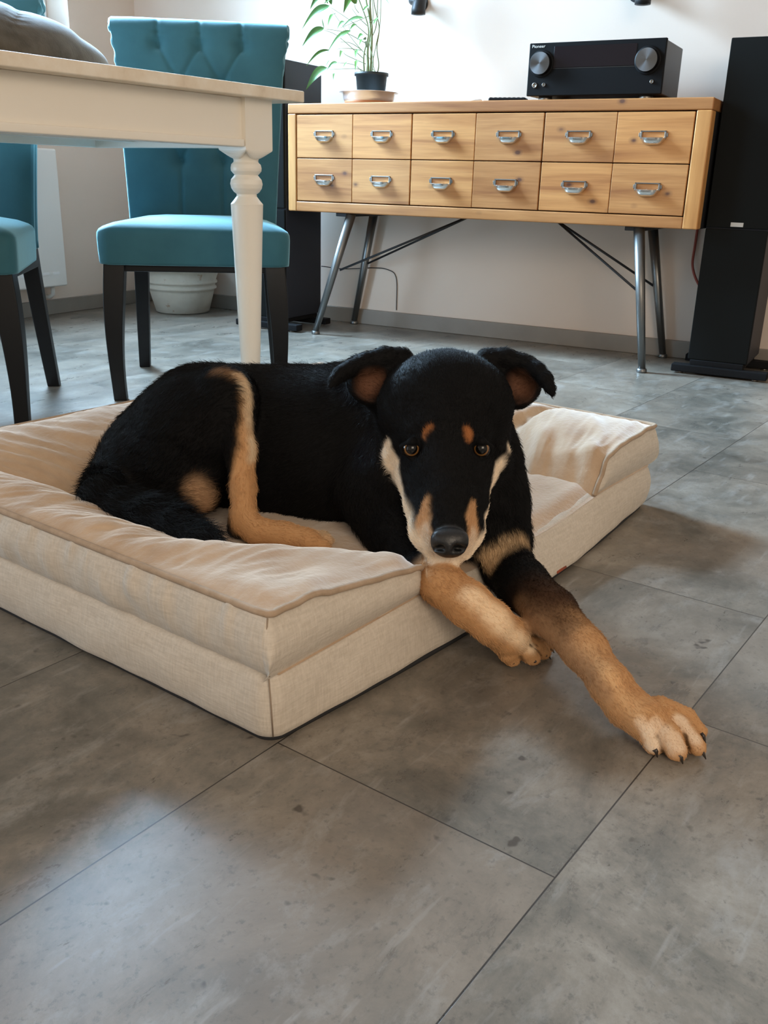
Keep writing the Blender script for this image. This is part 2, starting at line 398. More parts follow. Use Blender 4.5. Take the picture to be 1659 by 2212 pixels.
# ------------------------------------------------------------------ whitewashed pot in the corner
pt = thing('plant_pot', 'whitewashed terracotta pot with raised bands and brown chips in the corner', 'pot', (-2.825, 3.268, 0))
prof = [(0.0, 0.012), (0.112, 0.012), (0.116, 0.0), (0.125, 0.004), (0.150, 0.095), (0.153, 0.108), (0.163, 0.112), (0.163, 0.121), (0.156, 0.124), (0.158, 0.136), (0.167, 0.139), (0.167, 0.148), (0.161, 0.152),
        (0.176, 0.195), (0.190, 0.198), (0.193, 0.206), (0.192, 0.250), (0.186, 0.256), (0.176, 0.252), (0.168, 0.20), (0.150, 0.15), (0.0, 0.148)]
prof = [(r * 0.94, z * 0.94) for r, z in prof]
MB().lathe(prof, seg=64, cap=False).build('pot_body', M['pot_white'], pt)
MB().lathe([(0.0, 0.208), (0.09, 0.212), (0.160, 0.206)], seg=40, cap=False).build('soil', M['soil'], pt)

# ------------------------------------------------------------------ sideboard
SBX0, SBX1, SBY0, SBY1, SBZ0, SBZ1 = -2.116, -0.590, 3.08, 3.445, 0.461, 0.838
sb = thing('sideboard', 'pine sideboard with twelve drawers on slanted steel legs against the back wall', 'sideboard', (-1.353, 3.26, 0))
def L(x, y, z): return (x + 1.353, y - 3.26, z)
MB().box(L(SBX0, SBY0, 0.803), L(SBX1, SBY1, SBZ1)).build('top_panel', M['pine'], sb, bevel=0.004)
MB().box(L(SBX0 + .036, SBY0, SBZ0), L(SBX1 - .046, SBY1, 0.497)).build('bottom_panel', M['pine'], sb, bevel=0.004)
MB().box(L(SBX0, SBY0 - 0.0005, SBZ0), L(SBX0 + 0.036, SBY1, 0.803)).build('side_panel', M['pine_upright'], sb, bevel=0.004)
MB().box(L(SBX1 - 0.046, SBY0 - 0.0005, SBZ0), L(SBX1, SBY0 + 0.055, 0.803)).build('side_panel', M['pine_upright'], sb, bevel=0.004)
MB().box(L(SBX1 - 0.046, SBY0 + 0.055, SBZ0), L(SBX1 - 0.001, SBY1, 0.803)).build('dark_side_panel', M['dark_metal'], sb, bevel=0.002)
MB().box(L(SBX0 + 0.03, SBY1 - 0.012, 0.49), L(SBX1 - 0.03, SBY1 - 0.002, 0.81)).build('back_panel', M['gap'], sb)
MB().box(L(SBX0 + 0.03, SBY0 + 0.03, 0.49), L(SBX1 - 0.03, SBY0 + 0.032, 0.81)).build('drawer_recess', M['gap'], sb)
dx = [-2.0765, -1.835, -1.595, -1.354, -1.113, -0.875, -0.639]
dz = [0.4985, 0.6505, 0.8005]
def handle():
    """card-holder cup pull: open frame above, cup lip below"""
    mb = MB(); w, h = 0.040, 0.020
    # frame
    for a, b in (((-w, h - 0.004), (w, h)), ((-w, -0.004), (-w + 0.006, h)), ((w - 0.006, -0.004), (w, h))):
        mb.box((a[0], -0.004, a[1]), (b[0], 0.0, b[1]))
    mb.box((-w - 0.005, -0.003, 0.002), (-w, 0.0, 0.014)).box((w, -0.003, 0.002), (w + 0.005, 0.0, 0.014))
    return mb
def handle_cup():
    mb = MB(); rings = []
    for i in range(9):                                        # from the upper lip round to the bottom edge
        a = i / 8.0
        ring = []
        for j in range(21):
            s = -1 + 2 * j / 20.0
            hw = 0.040 - 0.010 * a
            prof_y = -0.0245 * math.sin(PI * min(1, 0.15 + 0.85 * (1 - a) * 0.5 + 0.28)) * (1 - abs(s) ** 3.2) - 0.001
            yy = -0.024 * (1 - abs(s) ** 4) * math.cos(a * PI / 2 * 0.98) - 0.0008
            zz = -0.001 - 0.021 * math.sin(a * PI / 2) * (1 - 0.45 * abs(s) ** 5)
            ring.append((hw * s, yy, zz))
        rings.append(ring)
    inner = [[(p[0] * 0.95, min(-0.0004, p[1] + 0.002), p[2] + 0.0015) for p in r] for r in rings]
    mb.loft(rings, 0, False, False); mb.loft(inner, 0, False, False)
    # lip joining both shells
    n = 21; mb.add(rings[0] + inner[0], [(j, j + 1, j + 1 + n, j + n) for j in range(n - 1)])
    return mb
hm = None
for r in range(2):
    for c in range(6):
        x0, x1, z0, z1 = dx[c], dx[c + 1], dz[r], dz[r + 1]
        gl = 0.0022 if c in (2, 4) else 0.0009; gr = 0.0022 if c in (1, 3) else 0.0009
        d = MB().box((x0 + gl - (x0 + x1) / 2, 0.0, -(z1 - z0) / 2 + 0.0014), (x1 - gr - (x0 + x1) / 2, 0.018, (z1 - z0) / 2 - 0.0014)).build('drawer', M['pine'], sb, bevel=0.002)
        d.location = L((x0 + x1) / 2, SBY0 + 0.001, (z0 + z1) / 2)
        if hm is None:
            hm = handle().build('handle', M['nickel_dark'], d, bevel=0.0012)
            hc = handle_cup().build('cup', M['nickel'], hm); hnd = hm
        else:
            hnd = hm.copy(); COL.objects.link(hnd); hnd.parent = d
            hc2 = hc.copy(); COL.objects.link(hc2); hc2.parent = hnd
        hnd.location = (0.0, 0.0, 0.0)
# legs
def leg(foot, top, r0, r1, name='leg'):
    mb = MB(); mb.tube([L(*top), L(*(np.array(foot) + (0, 0, 0.012)))], [r0, r1], 20)
    o = mb.build(name, M['steel_legs'], sb)
    mc = MB(); mc.lathe([(r1 + 0.004, 0.0), (r1 + 0.005, 0.004), (r1 + 0.004, 0.012), (r1 + 0.001, 0.014)], L(*foot), 20)
    mc.build('foot_cap', M['steel_legs'], o)
    return o
leg((-2.0, 3.093, 0), (-1.853, 3.11, 0.458), 0.018, 0.012)
leg((-0.709, 3.093, 0), (-0.776, 3.11, 0.458), 0.018, 0.012)
leg((-2.02, 3.426, 0), (-1.925, 3.41, 0.458), 0.018, 0.012)
leg((-0.717, 3.426, 0), (-0.805, 3.41, 0.458), 0.018, 0.012)
for x in (-1.885, -0.79):
    MB().box(L(x - 0.03, 3.10, 0.448), L(x + 0.03, 3.43, 0.461)).build('mounting_plate', M['dark_metal'], sb, bevel=0.002)
for a, b in (((-1.898, 3.105, 0.252), (-1.46, 3.27, 0.456)), ((-1.965, 3.42, 0.25), (-1.46, 3.28, 0.456)), ((-0.752, 3.105, 0.258), (-1.10, 3.27, 0.456)), ((-0.768, 3.42, 0.245), (-1.10, 3.28, 0.456))):
    MB().tube([L(*a), L(*b)], 0.0042, 8).build('brace_rod', M['dark_metal'], sb)

# ------------------------------------------------------------------ receiver on the sideboard
rc = thing('av_receiver', 'black audio receiver with two large silver knobs on right of sideboard', 'receiver', (-0.978, 3.28, SBZ1))
w = 0.2195; fy = 3.12 - 3.28
MB().box((-w + 0.004, fy + 0.012, 0.014), (w - 0.004, fy + 0.24, 0.168)).build('case', M['receiver_lid'], rc, bevel=0.004)
MB().box((-w, fy, 0.014), (w, fy + 0.014, 0.170)).build('front_panel', M['receiver_black'], rc, bevel=0.003)
MB().box((-0.135, fy - 0.001, 0.096), (0.130, fy + 0.004, 0.158)).build('display', M['display_glass'], rc, bevel=0.001)
MB().box((-w + 0.05, fy - 0.0006, 0.0935), (w - 0.05, fy + 0.004, 0.0945)).build('panel_line', M['receiver_lid'], rc)
def m_knob():
    m = mat('spun_metal', (0.16, 0.17, 0.18), 0.24, 1.0); t = NT(m)
    t.b.inputs['Anisotropic'].default_value = 0.85
    tg = t.new('ShaderNodeTangent', direction_type='RADIAL', axis='Y'); t.link(tg.outputs[0], t.b.inputs['Tangent'])
    M['spun'] = m
m_knob()
for kx in (-0.174, 0.168):
    g = MB(); g.lathe([(0.041, 0.0), (0.041, 0.002), (0.036, 0.003)], seg=48)
    ring = g.build('knob_ring', M['receiver_black'], rc, loc=(kx, fy, 0.109)); ring.rotation_euler = (PI / 2, 0, 0)
    g = MB(); g.lathe([(0.0345, 0.0), (0.0345, 0.017), (0.033, 0.020), (0.0335, 0.0205)], seg=64)
    k = g.build('knob', M['receiver_black'], rc, loc=(kx, fy, 0.109)); k.rotation_euler = (PI / 2, 0, 0)
    g = MB(); n = 64
    g.add([(0, -0.0215, 0)] + [(0.0328 * math.cos(2 * PI * i / n), -0.0208, 0.0328 * math.sin(2 * PI * i / n)) for i in range(n)], [(0, 1 + i, 1 + (i + 1) % n) for i in range(n)])
    g.build('knob_face', M['spun'], rc, loc=(kx, fy, 0.109))
for bx, bz, r in ((-0.192, 0.046, 0.0085), (-0.161, 0.047, 0.006), (0.187, 0.049, 0.006)):
    g = MB(); g.lathe([(r, 0.0), (r, 0.003), (r * 0.75, 0.004), (r * 0.6, 0.0015), (0.0, 0.001)], seg=24)
    k = g.build('button', M['nickel_dark'], rc, loc=(bx, fy, bz)); k.rotation_euler = (PI / 2, 0, 0)
for fx_ in (-0.165, 0.165):
    for fy_ in (fy + 0.035, fy + 0.21):
        MB().lathe([(0.021, 0.0), (0.023, 0.003), (0.022, 0.014)], (fx_, fy_, 0), 24).build('foot', M['nickel_dark'], rc)
def text(s, size, m, parent, loc, rot, name='lettering', ext=0.0003):
    cu = bpy.data.curves.new(name, 'FONT'); cu.body = s; cu.size = size; cu.extrude = ext; cu.align_x = 'CENTER'
    me_o = bpy.data.objects.new('tmp_text', cu); COL.objects.link(me_o)
    bpy.context.view_layer.update()
    me = bpy.data.meshes.new_from_object(me_o.evaluated_get(bpy.context.evaluated_depsgraph_get()))
    bpy.data.objects.remove(me_o)
    me.materials.clear(); me.materials.append(m)
    o = bpy.data.objects.new(name, me); COL.objects.link(o); o.parent = parent; o.location = loc; o.rotation_euler = rot
    return o
lg = text('Pioneer', 0.0125, M['silver_text'], rc, (-0.188, fy - 0.0006, 0.156), (PI / 2, 0, 0), 'logo'); lg.scale = (1.15, 1, 1)

# ------------------------------------------------------------------ small things on the sideboard
rm = thing('remote_control', 'flat dark remote lying on the sideboard left of the receiver', 'remote', (-1.30, 3.22, SBZ1), 0.15)
g = MB(); g.box((-0.065, -0.022, 0.0), (0.065, 0.022, 0.018)).build('remote_body', M['receiver_black'], rm, bevel=0.005, seg=3)
g = MB()
for i in range(8):
    for j in range(3): g.box((-0.062 + i * 0.016, -0.013 + j * 0.010, 0.018), (-0.054 + i * 0.016, -0.007 + j * 0.010, 0.0194))
g.build('button_rows', M['receiver_lid'], rm)
wc = MB(); wc.tube(spline([(-1.56, 3.20, SBZ1 + .004), (-1.50, 3.24, SBZ1 + .004), (-1.44, 3.22, SBZ1 + .010), (-1.41, 3.25, SBZ1 + .016), (-1.385, 3.22, SBZ1 + .006), (-1.36, 3.27, SBZ1 + .004)], 40), 0.0035, 8)
tag(wc.build('white_cable', M['cable_white']), 'short pale cable curled on the sideboard beside the dark remote', 'cable')

# ------------------------------------------------------------------ bowl and potted plant
bw = thing('steel_bowl', 'shallow steel bowl with orange base under the black plant pot', 'bowl', (-1.868, 3.25, SBZ1))
MB().lathe([(0.0, 0.008), (0.078, 0.008), (0.089, 0.014), (0.0955, 0.024), (0.0975, 0.044), (0.110, 0.0455), (0.110, 0.0470), (0.096, 0.0465), (0.093, 0.036), (0.082, 0.016), (0.0, 0.011)], seg=64, cap=False).build('bowl_body', M['chrome'], bw)
MB().lathe([(0.0, 0.0), (0.080, 0.0), (0.088, 0.004), (0.0905, 0.018), (0.0875, 0.0185), (0.0835, 0.010), (0.0, 0.007)], seg=64, cap=False).build('rubber_base', M['rubber_orange'], bw)
pl = thing('potted_plant', 'leafy green bamboo-like plant in a black pot standing in the bowl', 'plant', (-1.858, 3.25, SBZ1 + 0.0142))
MB().lathe([(0.0, 0.0), (0.047, 0.0), (0.049, 0.003), (0.0575, 0.088), (0.0625, 0.088), (0.063, 0.098), (0.059, 0.098), (0.055, 0.086), (0.0, 0.084)], seg=48, cap=False).build('pot', M['pot_black'], pl)
MB().lathe([(0.0, 0.090), (0.056, 0.087)], seg=30, cap=False).build('soil', M['soil'], pl)
PO = np.array([-1.858, 3.25, SBZ1 + 0.0115])
def PP(x, y, dY=0.0): return at_y(x, y, 3.25 + dY) - PO
st = MB()
stems = [([(796, 162, 0), (794, 110, 0), (800, 60, 0.01), (790, 0, 0.02), (778, -70, 0.03)], 0.0048), ([(800, 162, .02), (803, 70, .02), (799, 10, .02), (804, -80, .01)], 0.0050),
         ([(787, 162, 0), (786, 120, -.02), (796, 66, -.02), (775, 0, -.03), (752, -60, -.03)], 0.0030), ([(815, 162, .01), (818, 140, .01), (814, 105, .02), (819, 60, .03), (808, 10, .03), (800, -60, .03)], 0.0024),
         ([(813, 160, -.01), (804, 145, 0), (812, 100, .02), (821, 50, .02), (824, -60, .02)], 0.0020), ([(792, 162, .02), (796, 100, .03), (812, 60, .03), (816, 0, .04), (822, -70, .04)], 0.0022),
         ([(803, 162, -.02), (806, 130, -.02), (798, 90, -.01), (806, 30, -.01), (796, -50, -.01)], 0.0020)]
for pts, r in stems: st.tube(spline([PP(*p) for p in pts], 26), list(np.linspace(r, r * 0.7, 26)), 8)
st.build('stems', M['stem'], pl)
tw = MB()
twigs = [[(790, 120, 0), (760, 85, -.02), (712, 18, -.05)], [(797, 80, 0), (755, 45, -.03), (710, 15, -.05)], [(790, 95, 0), (745, 72, -.03), (700, 64, -.06)], [(787, 130, 0), (730, 80, -.05), (698, 66, -.07)],
         [(796, 60, 0), (775, 40, -.02), (760, 20, -.03)], [(800, 35, 0), (770, 48, -.02), (735, 62, -.04)], [(782, 110, 0), (758, 95, -.03), (735, 92, -.05)], [(790, 158, 0), (770, 150, -.03), (712, 152, -.06)],
         [(785, 160, 0), (765, 142, -.02), (727, 137, -.05)], [(780, 110, -.01), (748, 106, -.03), (728, 108, -.03)], [(775, 30, -.02), (767, 18, -.03), (765, 2, -.04)], [(790, 140, 0), (750, 122, -.02), (742, 115, -.03)],
         [(812, 160, 0), (800, 130, -.01), (785, 118, -.02)], [(797, 50, 0), (815, 40, .01), (820, 20, .02)]]
for pts in twigs: tw.tube(spline([PP(*p) for p in pts], 12), list(np.linspace(0.0014, 0.0007, 12)), 6)
tw.build('twigs', M['stem'], pl)
lf = MB()
def leaf(p0, p1, wd, dy0=-0.05, dy1=-0.08, droop=0.25, fold=0.25, tilt=0.0):
    a, b = Vector(PP(p0[0], p0[1], dy0)), Vector(PP(p1[0], p1[1], dy1)); d = b - a; ln = d.length
    side = d.cross(Vector((0.15 + tilt, -1, 0.2))).normalized(); nrm = side.cross(d).normalized(); n = 12; rings = []
    for i in range(n + 1):
        s = i / n; wv = wd * (math.sin(PI * s ** 0.72)) ** 0.9 * (1 - 0.25 * s) + 0.0004
        c = a + d * s + Vector((0, 0, 1)) * (droop * ln * 0.5 * math.sin(PI * s) * (1 if d.z < 0 else 0.3))
        rings.append([tuple(c - side * wv + nrm * wv * fold), tuple(c - side * wv * 0.5 + nrm * wv * fold * 0.35), tuple(c), tuple(c + side * wv * 0.5 + nrm * wv * fold * 0.35), tuple(c + side * wv + nrm * wv * fold)])
    lf.loft(rings, 0, False, False)
Ls = [((712, 14), (652, 66), .014), ((700, 62), (653, 102), .013), ((758, 68), (706, 118), .010), ((712, 110), (662, 144), .006), ((707, 148), (661, 196), .018), ((728, 136), (706, 154), .007), ((765, -12), (742, 30), .016),
      ((724, 32), (708, 58), .009), ((745, 50), (728, 66), .009), ((740, 112), (734, 126), .006), ((775, 108), (768, 128), .012), ((772, 132), (768, 156), .008), ((722, 160), (720, 174), .004), ((772, 55), (756, 66), .008),
      ((716, 12), (705, -30), .008), ((708, 10), (694, -34), .008), ((785, 40), (738, 62), .006), ((785, 25), (798, 14), .006), ((790, 88), (776, 100), .010), ((796, 104), (788, 92), .008), ((785, 78), (772, 88), .009),
      ((757, 70), (752, 52), .005), ((700, 62), (696, 42), .004), ((705, 145), (712, 132), .003), ((742, 146), (750, 135), .003), ((770, 10), (750, -20), .012), ((745, -10), (700, 10), .011), ((780, -20), (735, -28), .013), ((690, -5), (670, 22), .008),
      ((800, -10), (830, -30), .012), ((812, -5), (842, 12), .006), ((760, -30), (715, -50), .013), ((795, -40), (760, -62), .012), ((806, 55), (818, 40), .006)]
for k, (a, b, wd) in enumerate(Ls):
    leaf(a, b, wd, -0.03 - 0.02 * (k % 3), -0.06 - 0.02 * (k % 4), 0.28, 0.30, 0.3 * math.sin(k * 2.3))
lf.build('leaves', M['leaf'], pl)

# ------------------------------------------------------------------ black pipe fittings on the wall
for (x, z, lab, nm) in ((-1.716, 1.160, 'black pipe bracket on the wall above the plant side of sideboard', 1), (-0.903, 1.148, 'black pipe bracket on the wall straight above the receiver', 2)):
    pb = thing('pipe_bracket', lab, 'pipe bracket', (x, WY, z), 0, 'black pipe brackets high on the back wall')
    g = MB(); g.tube([(-0.055, 0, 0.045), (-0.055, -0.008, 0.045)], 0.030, 32).build('flange', M['dark_metal'], pb, bevel=0.002)
    g = MB(); g.tube(spline([(-0.055, -0.005, 0.045), (-0.055, -0.055, 0.045), (-0.045, -0.085, 0.043), (-0.015, -0.105, 0.036), (0, -0.115, 0.028)], 24), 0.0165, 24).build('pipe', M['dark_metal'], pb)
    g = MB(); g.tube([(0, -0.105, 0.050), (0, -0.116, 0.036), (0, -0.124, 0.018), (0, -0.128, 0.002), (0, -0.128, -0.012)], [0.018, 0.023, 0.0245, 0.0255, 0.0255], 28).build('elbow', M['dark_metal'], pb)
    g = MB(); g.lathe([(0.018, -0.0135), (0.018, -0.006)], (0, -0.128, 0), 24).build('pipe_mouth', M['cable_black'], pb)
    g = MB(); g.tube([(0, -0.108, 0.045), (0, -0.100, 0.42)], 0.014, 20).build('riser', M['dark_metal'], pb)

# ------------------------------------------------------------------ the two floor speakers
def speaker(x0, x1, y0, label, badge, h=1.008):
    t = thing('floor_speaker', label, 'speaker', ((x0 + x1) / 2, y0, 0), 0, 'tall black floor speakers beside the sideboard')
    hw = (x1 - x0) / 2
    MB().box((-hw, 0.012, 0.046), (hw, 0.262, h)).build('cabinet', M['speaker_side'], t, bevel=0.003)
    MB().box((-hw + 0.001, 0.0, 0.468), (hw - 0.001, 0.013, h - 0.001)).build('grille', M['grille_black'], t, bevel=0.003)
    MB().box((-hw + 0.001, 0.001, 0.047), (hw - 0.001, 0.013, 0.463)).build('lower_panel', M['grille_black'], t, bevel=0.003)
    MB().box((-hw - 0.045, -0.022, 0.006), (hw + 0.068, 0.020, 0.030)).build('front_foot', M['speaker_black'], t, bevel=0.003)
    MB().box((-hw - 0.045, 0.205, 0.006), (hw + 0.060, 0.245, 0.030)).build('rear_foot', M['speaker_black'], t, bevel=0.003)
    MB().box((-hw + 0.01, -0.005, 0.029), (hw - 0.01, 0.25, 0.047)).build('plinth', M['speaker_black'], t, bevel=0.002)
    for fx in (-hw - 0.02, hw + 0.03):
        for fy in (0.0, 0.225): MB().lathe([(0.012, 0.0), (0.013, 0.003), (0.009, 0.007)], (fx, fy, 0), 16).build('spike_foot', M['nickel_dark'], t)
    if badge: MB().box((0.000 - 0.019, -0.002, 0.4715), (0.019, 0.001, 0.4845)).build('badge', M['badge_silver'], t, bevel=0.0006)
    return t
speaker(-0.583, -0.394, 3.175, 'tall black floor speaker with silver badge beside right end of sideboard', True)
speaker(-2.328, -2.140, 3.088, 'tall black floor speaker half hidden behind the blue chair', False, 0.99)

# ------------------------------------------------------------------ cables
cb = MB(); cb.tube(spline([(-0.655, 3.452, 0.60), (-0.66, 3.452, 0.40), (-0.655, 3.44, 0.32), (-0.62, 3.445, 0.255), (-0.57, 3.45, 0.225), (-0.52, 3.45, 0.21)], 40), 0.0045, 8)
tag(cb.build('red_cable', M['cable_red']), 'reddish brown cable hanging down the wall behind right end of sideboard', 'cable')
cb = MB(); cb.tube(spline([(-2.145, 3.36, 0.235), (-2.08, 3.42, 0.225), (-2.02, 3.45, 0.228), (-1.95, 3.456, 0.235), (-1.88, 3.457, 0.232), (-1.84, 3.458, 0.20), (-1.835, 3.458, 0.07)], 40), 0.0018, 6)
tag(cb.build('thin_cable', M['cable_black']), 'thin dark cable on the wall between left speaker and left sideboard legs', 'cable')
# ------------------------------------------------------------------ dining table (aligned with the floor tiles)
TA = -0.132836
tX = np.array([math.cos(TA), math.sin(TA), 0]); tY = np.array([-math.sin(TA), math.cos(TA), 0])
TC = np.array([-1.2997, 1.9619, 0.0])
TWD, TLN = 0.70, 1.62
tb = thing('dining_table', 'cream painted dining table with turned legs in front of the blue chairs', 'table', TC, TA)
MB().box((-TWD, -TLN, 0.745), (0, 0, 0.770)).build('tabletop', M['cream_edge'], tb, bevel=0.003)
def apron(a, b, nm='apron'): return MB().box(a, b).build(nm, M['cream'], tb, bevel=0.0015)
xi, yi = -0.042, -0.092
apron((xi - 0.022, -TLN + 0.16, 0.642), (xi, -0.165, 0.745)); apron((-TWD - xi, -TLN + 0.16, 0.642), (-TWD - xi + 0.022, -0.092, 0.745))
apron((-TWD - xi, yi - 0.022, 0.642), (-0.115, yi, 0.745)); apron((-TWD + 0.115, -TLN - yi, 0.642), (-0.115, -TLN - yi + 0.022, 0.745))
for s in (1, -1):
    x0 = xi if s > 0 else -TWD - xi
    g = MB(); g.box((min(x0, x0 + s * 0.011), -TLN + 0.165, 0.6425), (max(x0, x0 + s * 0.011), -0.1685, 0.659)).build('moulding', M['cream'], tb, bevel=0.003)
MB().box((-TWD + 0.20, -TLN + 0.2, 0.655), (-TWD + 0.23, -0.12, 0.68)).build('drawer_runner', M['cream'], tb, bevel=0.001)
legprof = [(0.0188, 0.0), (0.0375, 0.512), (0.0376, 0.519), (0.030, 0.528), (0.0238, 0.536), (0.0235, 0.541), (0.030, 0.546), (0.0355, 0.554), (0.0376, 0.5635), (0.0355, 0.573), (0.030, 0.5795), (0.0272, 0.583), (0.031, 0.587), (0.0352, 0.592), (0.0358, 0.5985), (0.034, 0.606), (0.029, 0.611), (0.0285, 0.615), (0.031, 0.622), (0.0405, 0.638)]
for lx in (-0.0735, -TWD + 0.0735):
    for ly in (-0.123, -TLN + 0.123):
        if lx < -0.2 and ly > -0.2: continue              # the far corner is carried by the chair side, no leg shows there
        g = MB()
        fine = []
        for i in range(len(legprof) - 1):
            (r0, z0), (r1, z1) = legprof[i], legprof[i + 1]
            k = 6 if i == 0 else 2
            fine += [(r0 + (r1 - r0) * j / k, z0 + (z1 - z0) * j / k) for j in range(k)]
        fine.append(legprof[-1])
        sp = spline(fine, 110)
        g.lathe([tuple(p) for p in sp], (lx, ly, 0), 40)
        # square block with scooped lower ends
        hwb = 0.0437; rings = []
        for i in range(9):
            a = i / 8 * PI / 2; f = hwb * (0.62 + 0.38 * math.sin(a)); z = 0.617 + 0.022 * (1 - math.cos(a))
            n = 12; ring = []
            for q in range(4):
                for j in range(n):
                    s = -1 + 2 * j / n
                    p = [(s, -1), (1, s), (-s, 1), (-1, -s)][q]
                    # each face ends in a round tongue
                    lift = 0.020 * (abs(s) ** 2.6) * (1 - i / 8)
                    ring.append((lx + p[0] * f, ly + p[1] * f, z + lift))
            rings.append(ring)
        rings.append([(p[0], p[1], 0.745) for p in rings[-1]])
        g.loft(rings, 0, True, True, False)
        g.build('leg', M['cream'], tb)

# ------------------------------------------------------------------ blanket heaped on the table
bk = MB(); nu, nv = 90, 60; rings = []
for j in range(nv + 1):
    ph = (j / nv) * PI / 2; ring = []
    for i in range(nu):
        th = 2 * PI * i / nu
        r = math.cos(ph) ** 0.85; x = 0.29 * r * math.cos(th); y = 0.46 * r * math.sin(th); z = 0.128 * math.sin(ph) ** 0.9
        q = Vector((x * 3.0 + y * 5.5, y * 2.0 - x * 5, z * 6))
        f = 0.02 * noise.noise(q) + 0.060 * (abs(noise.noise(Vector((x * 2.4 + y * 7.0 - z * 9, z * 2, 3.1)))) ** 0.7 - 0.4)
        k = 1 + f * 1.6
        ring.append((x * k, y * k, max(0.0, z * (1 + f * 1.2)) + (0.0 if j == 0 else 0.0)))
    rings.append(ring)
bk.loft(rings, 0, True)
bo = bk.build('blanket', M['blanket_cloth']); bo.location = TC + tX * -0.36 + tY * -0.77 + np.array([0, 0, 0.7705]); bo.rotation_euler = (0, 0, TA)
tag(bo, 'grey-brown blanket heaped on the far side of the cream table', 'blanket')

# ------------------------------------------------------------------ velvet chairs
BW, BT, DEP, LEAN, BH = 0.206, 0.243, 0.46, 0.127, 0.985
rows = [(0.935, (-0.12, 0.0, 0.12)), (0.830, (-0.06, 0.06)), (0.725, (-0.12, 0.0, 0.12)), (0.620, (-0.06, 0.06))]
btn = [(u, z) for z, us in rows for u in us]
segs = []
for (za, ua), (zb, ub) in zip(rows[:-1], rows[1:]):
    for a in ua:
        for b in ub:
            if abs(a - b) < 0.09: segs.append((a, za, b, zb))
segs += [(u, 0.935, u, 1.03) for u in (0.0, 0.12, -0.12)] + [(u, 0.62, u, 0.42) for u in (-0.06, 0.06)]
def tuft(u, z):
    d = 0.0
    for bu, bz in btn: d -= 0.017 * math.exp(-(((u - bu) ** 2 + (z - bz) ** 2) / 0.021 ** 2)) + 0.006 * math.exp(-(((u - bu) ** 2 + (z - bz) ** 2) / 0.045 ** 2))
    best = 1.0
    for a, za, b, zb in segs:
        ex, ez = b - a, zb - za; L2 = ex * ex + ez * ez
        t = min(1, max(0, ((u - a) * ex + (z - za) * ez) / L2)); q = math.hypot(u - a - t * ex, z - za - t * ez)
        if q < best: best = q
    return d - 0.0055 * math.exp(-(best / 0.0055) ** 2)
def chair_back():
    g = MB(); nu = 108
    # profile in (v back, z): front face from the bottom up, over the scroll, down the rear face
    pf = []
    for i in range(72):
        t = i / 71; z = 0.40 + t * 0.562
        v = DEP - 0.060 + (LEAN + 0.005) * t ** 1.35
        pf.append((v, z, 1.0))
    vt, zt = pf[-1][0], pf[-1][1]; r = 0.046
    cx_, cz_ = vt + r * 0.98, zt - 0.002
    for i in range(1, 26):
        a = PI - i / 25 * PI * 1.32
        pf.append((cx_ + r * math.cos(a), cz_ + r * math.sin(a), max(0.0, 1 - i / 10)))
    ve, ze = pf[-1][0], pf[-1][1]
    for i in range(1, 26):
        t = i / 25; z = ze + (0.385 - ze) * t; tt = (z - 0.40) / 0.545
        v = DEP + 0.012 + (LEAN + 0.004) * max(0, tt) ** 1.35 + 0.012 * math.exp(-((z - ze) / 0.03) ** 2)
        pf.append((v, z, 0.0))
    pf.append((DEP - 0.058, 0.385, 0.0))
    rings = []
    n = len(pf)
    for k in range(nu + 1):
        s = -1 + 2 * k / nu
        ring = []
        for i, (v, z, f) in enumerate(pf):
            t = min(1.0, max(0, (z - 0.40) / 0.585)); hw = BW + (BT - BW) * t ** 1.2
            if 60 < i < 100: hw += 0.010 * smooth01(60, 75, i) * (1 - smooth01(92, 100, i))
            u = s * hw
            a, b = pf[max(0, i - 1)], pf[min(n - 1, i + 1)]
            tv, tz = b[0] - a[0], b[1] - a[1]; l = math.hypot(tv, tz) + 1e-9; nv_, nz_ = -tz / l, tv / l
            edge = 1 - abs(s) ** 7
            d = 0.0
            zz = z if i < 72 else 0.945 + 0.05 * (i - 71) / 12
            if f > 0: d = f * (tuft(u, zz) + 0.012 * edge - 0.004)
            elif i < n - 1: d = 0.004 * edge - 0.002
            ring.append((u, v + nv_ * d, z + nz_ * d))
        rings.append(ring)
    # rounded side ends
    def shrink(ring, e, ds):
        c = np.mean(np.array(ring), 0)
        return [tuple((p[0] + ds, p[1] + (c[1] - p[1]) * 0 + e * 0, p[2])) for p in ring]
    g.loft(rings, 0, False, True)
    for k, sg in ((0, -1), (nu, 1)):
        R0 = np.array(rings[k]); prev = R0; rr = []
        ctr = []
        for i, (v, z, f) in enumerate(pf):
            # spine of the slab (scroll centre near the top)
            zz = min(z, cz_)
            tt = max(0, (zz - 0.40) / 0.545); cv = DEP - 0.024 + LEAN * tt ** 1.35
            if 70 <= i <= 97: cv, zz = cx_, cz_
            ctr.append((0, cv, zz))
        ctr = np.array(ctr)
        for q, (e, ds) in enumerate(((0.0, 0.0), (0.10, 0.004), (0.30, 0.006), (0.62, 0.006), (0.9, 0.003), (0.995, 0.0))):
            P = R0.copy(); P[:, 1:] = P[:, 1:] * (1 - e) + ctr[:, 1:] * e; P[:, 0] += sg * ds
            if q >= 1:
                for i in range(len(P)):
                    if 60 < i < 100: P[i, 0] += sg * 0.0025 * math.sin(i * 1.05) * (1 if q < 4 else 0)
            rr.append([tuple(p) for p in P])
        g.loft(rr, 0, False, True)
    return g
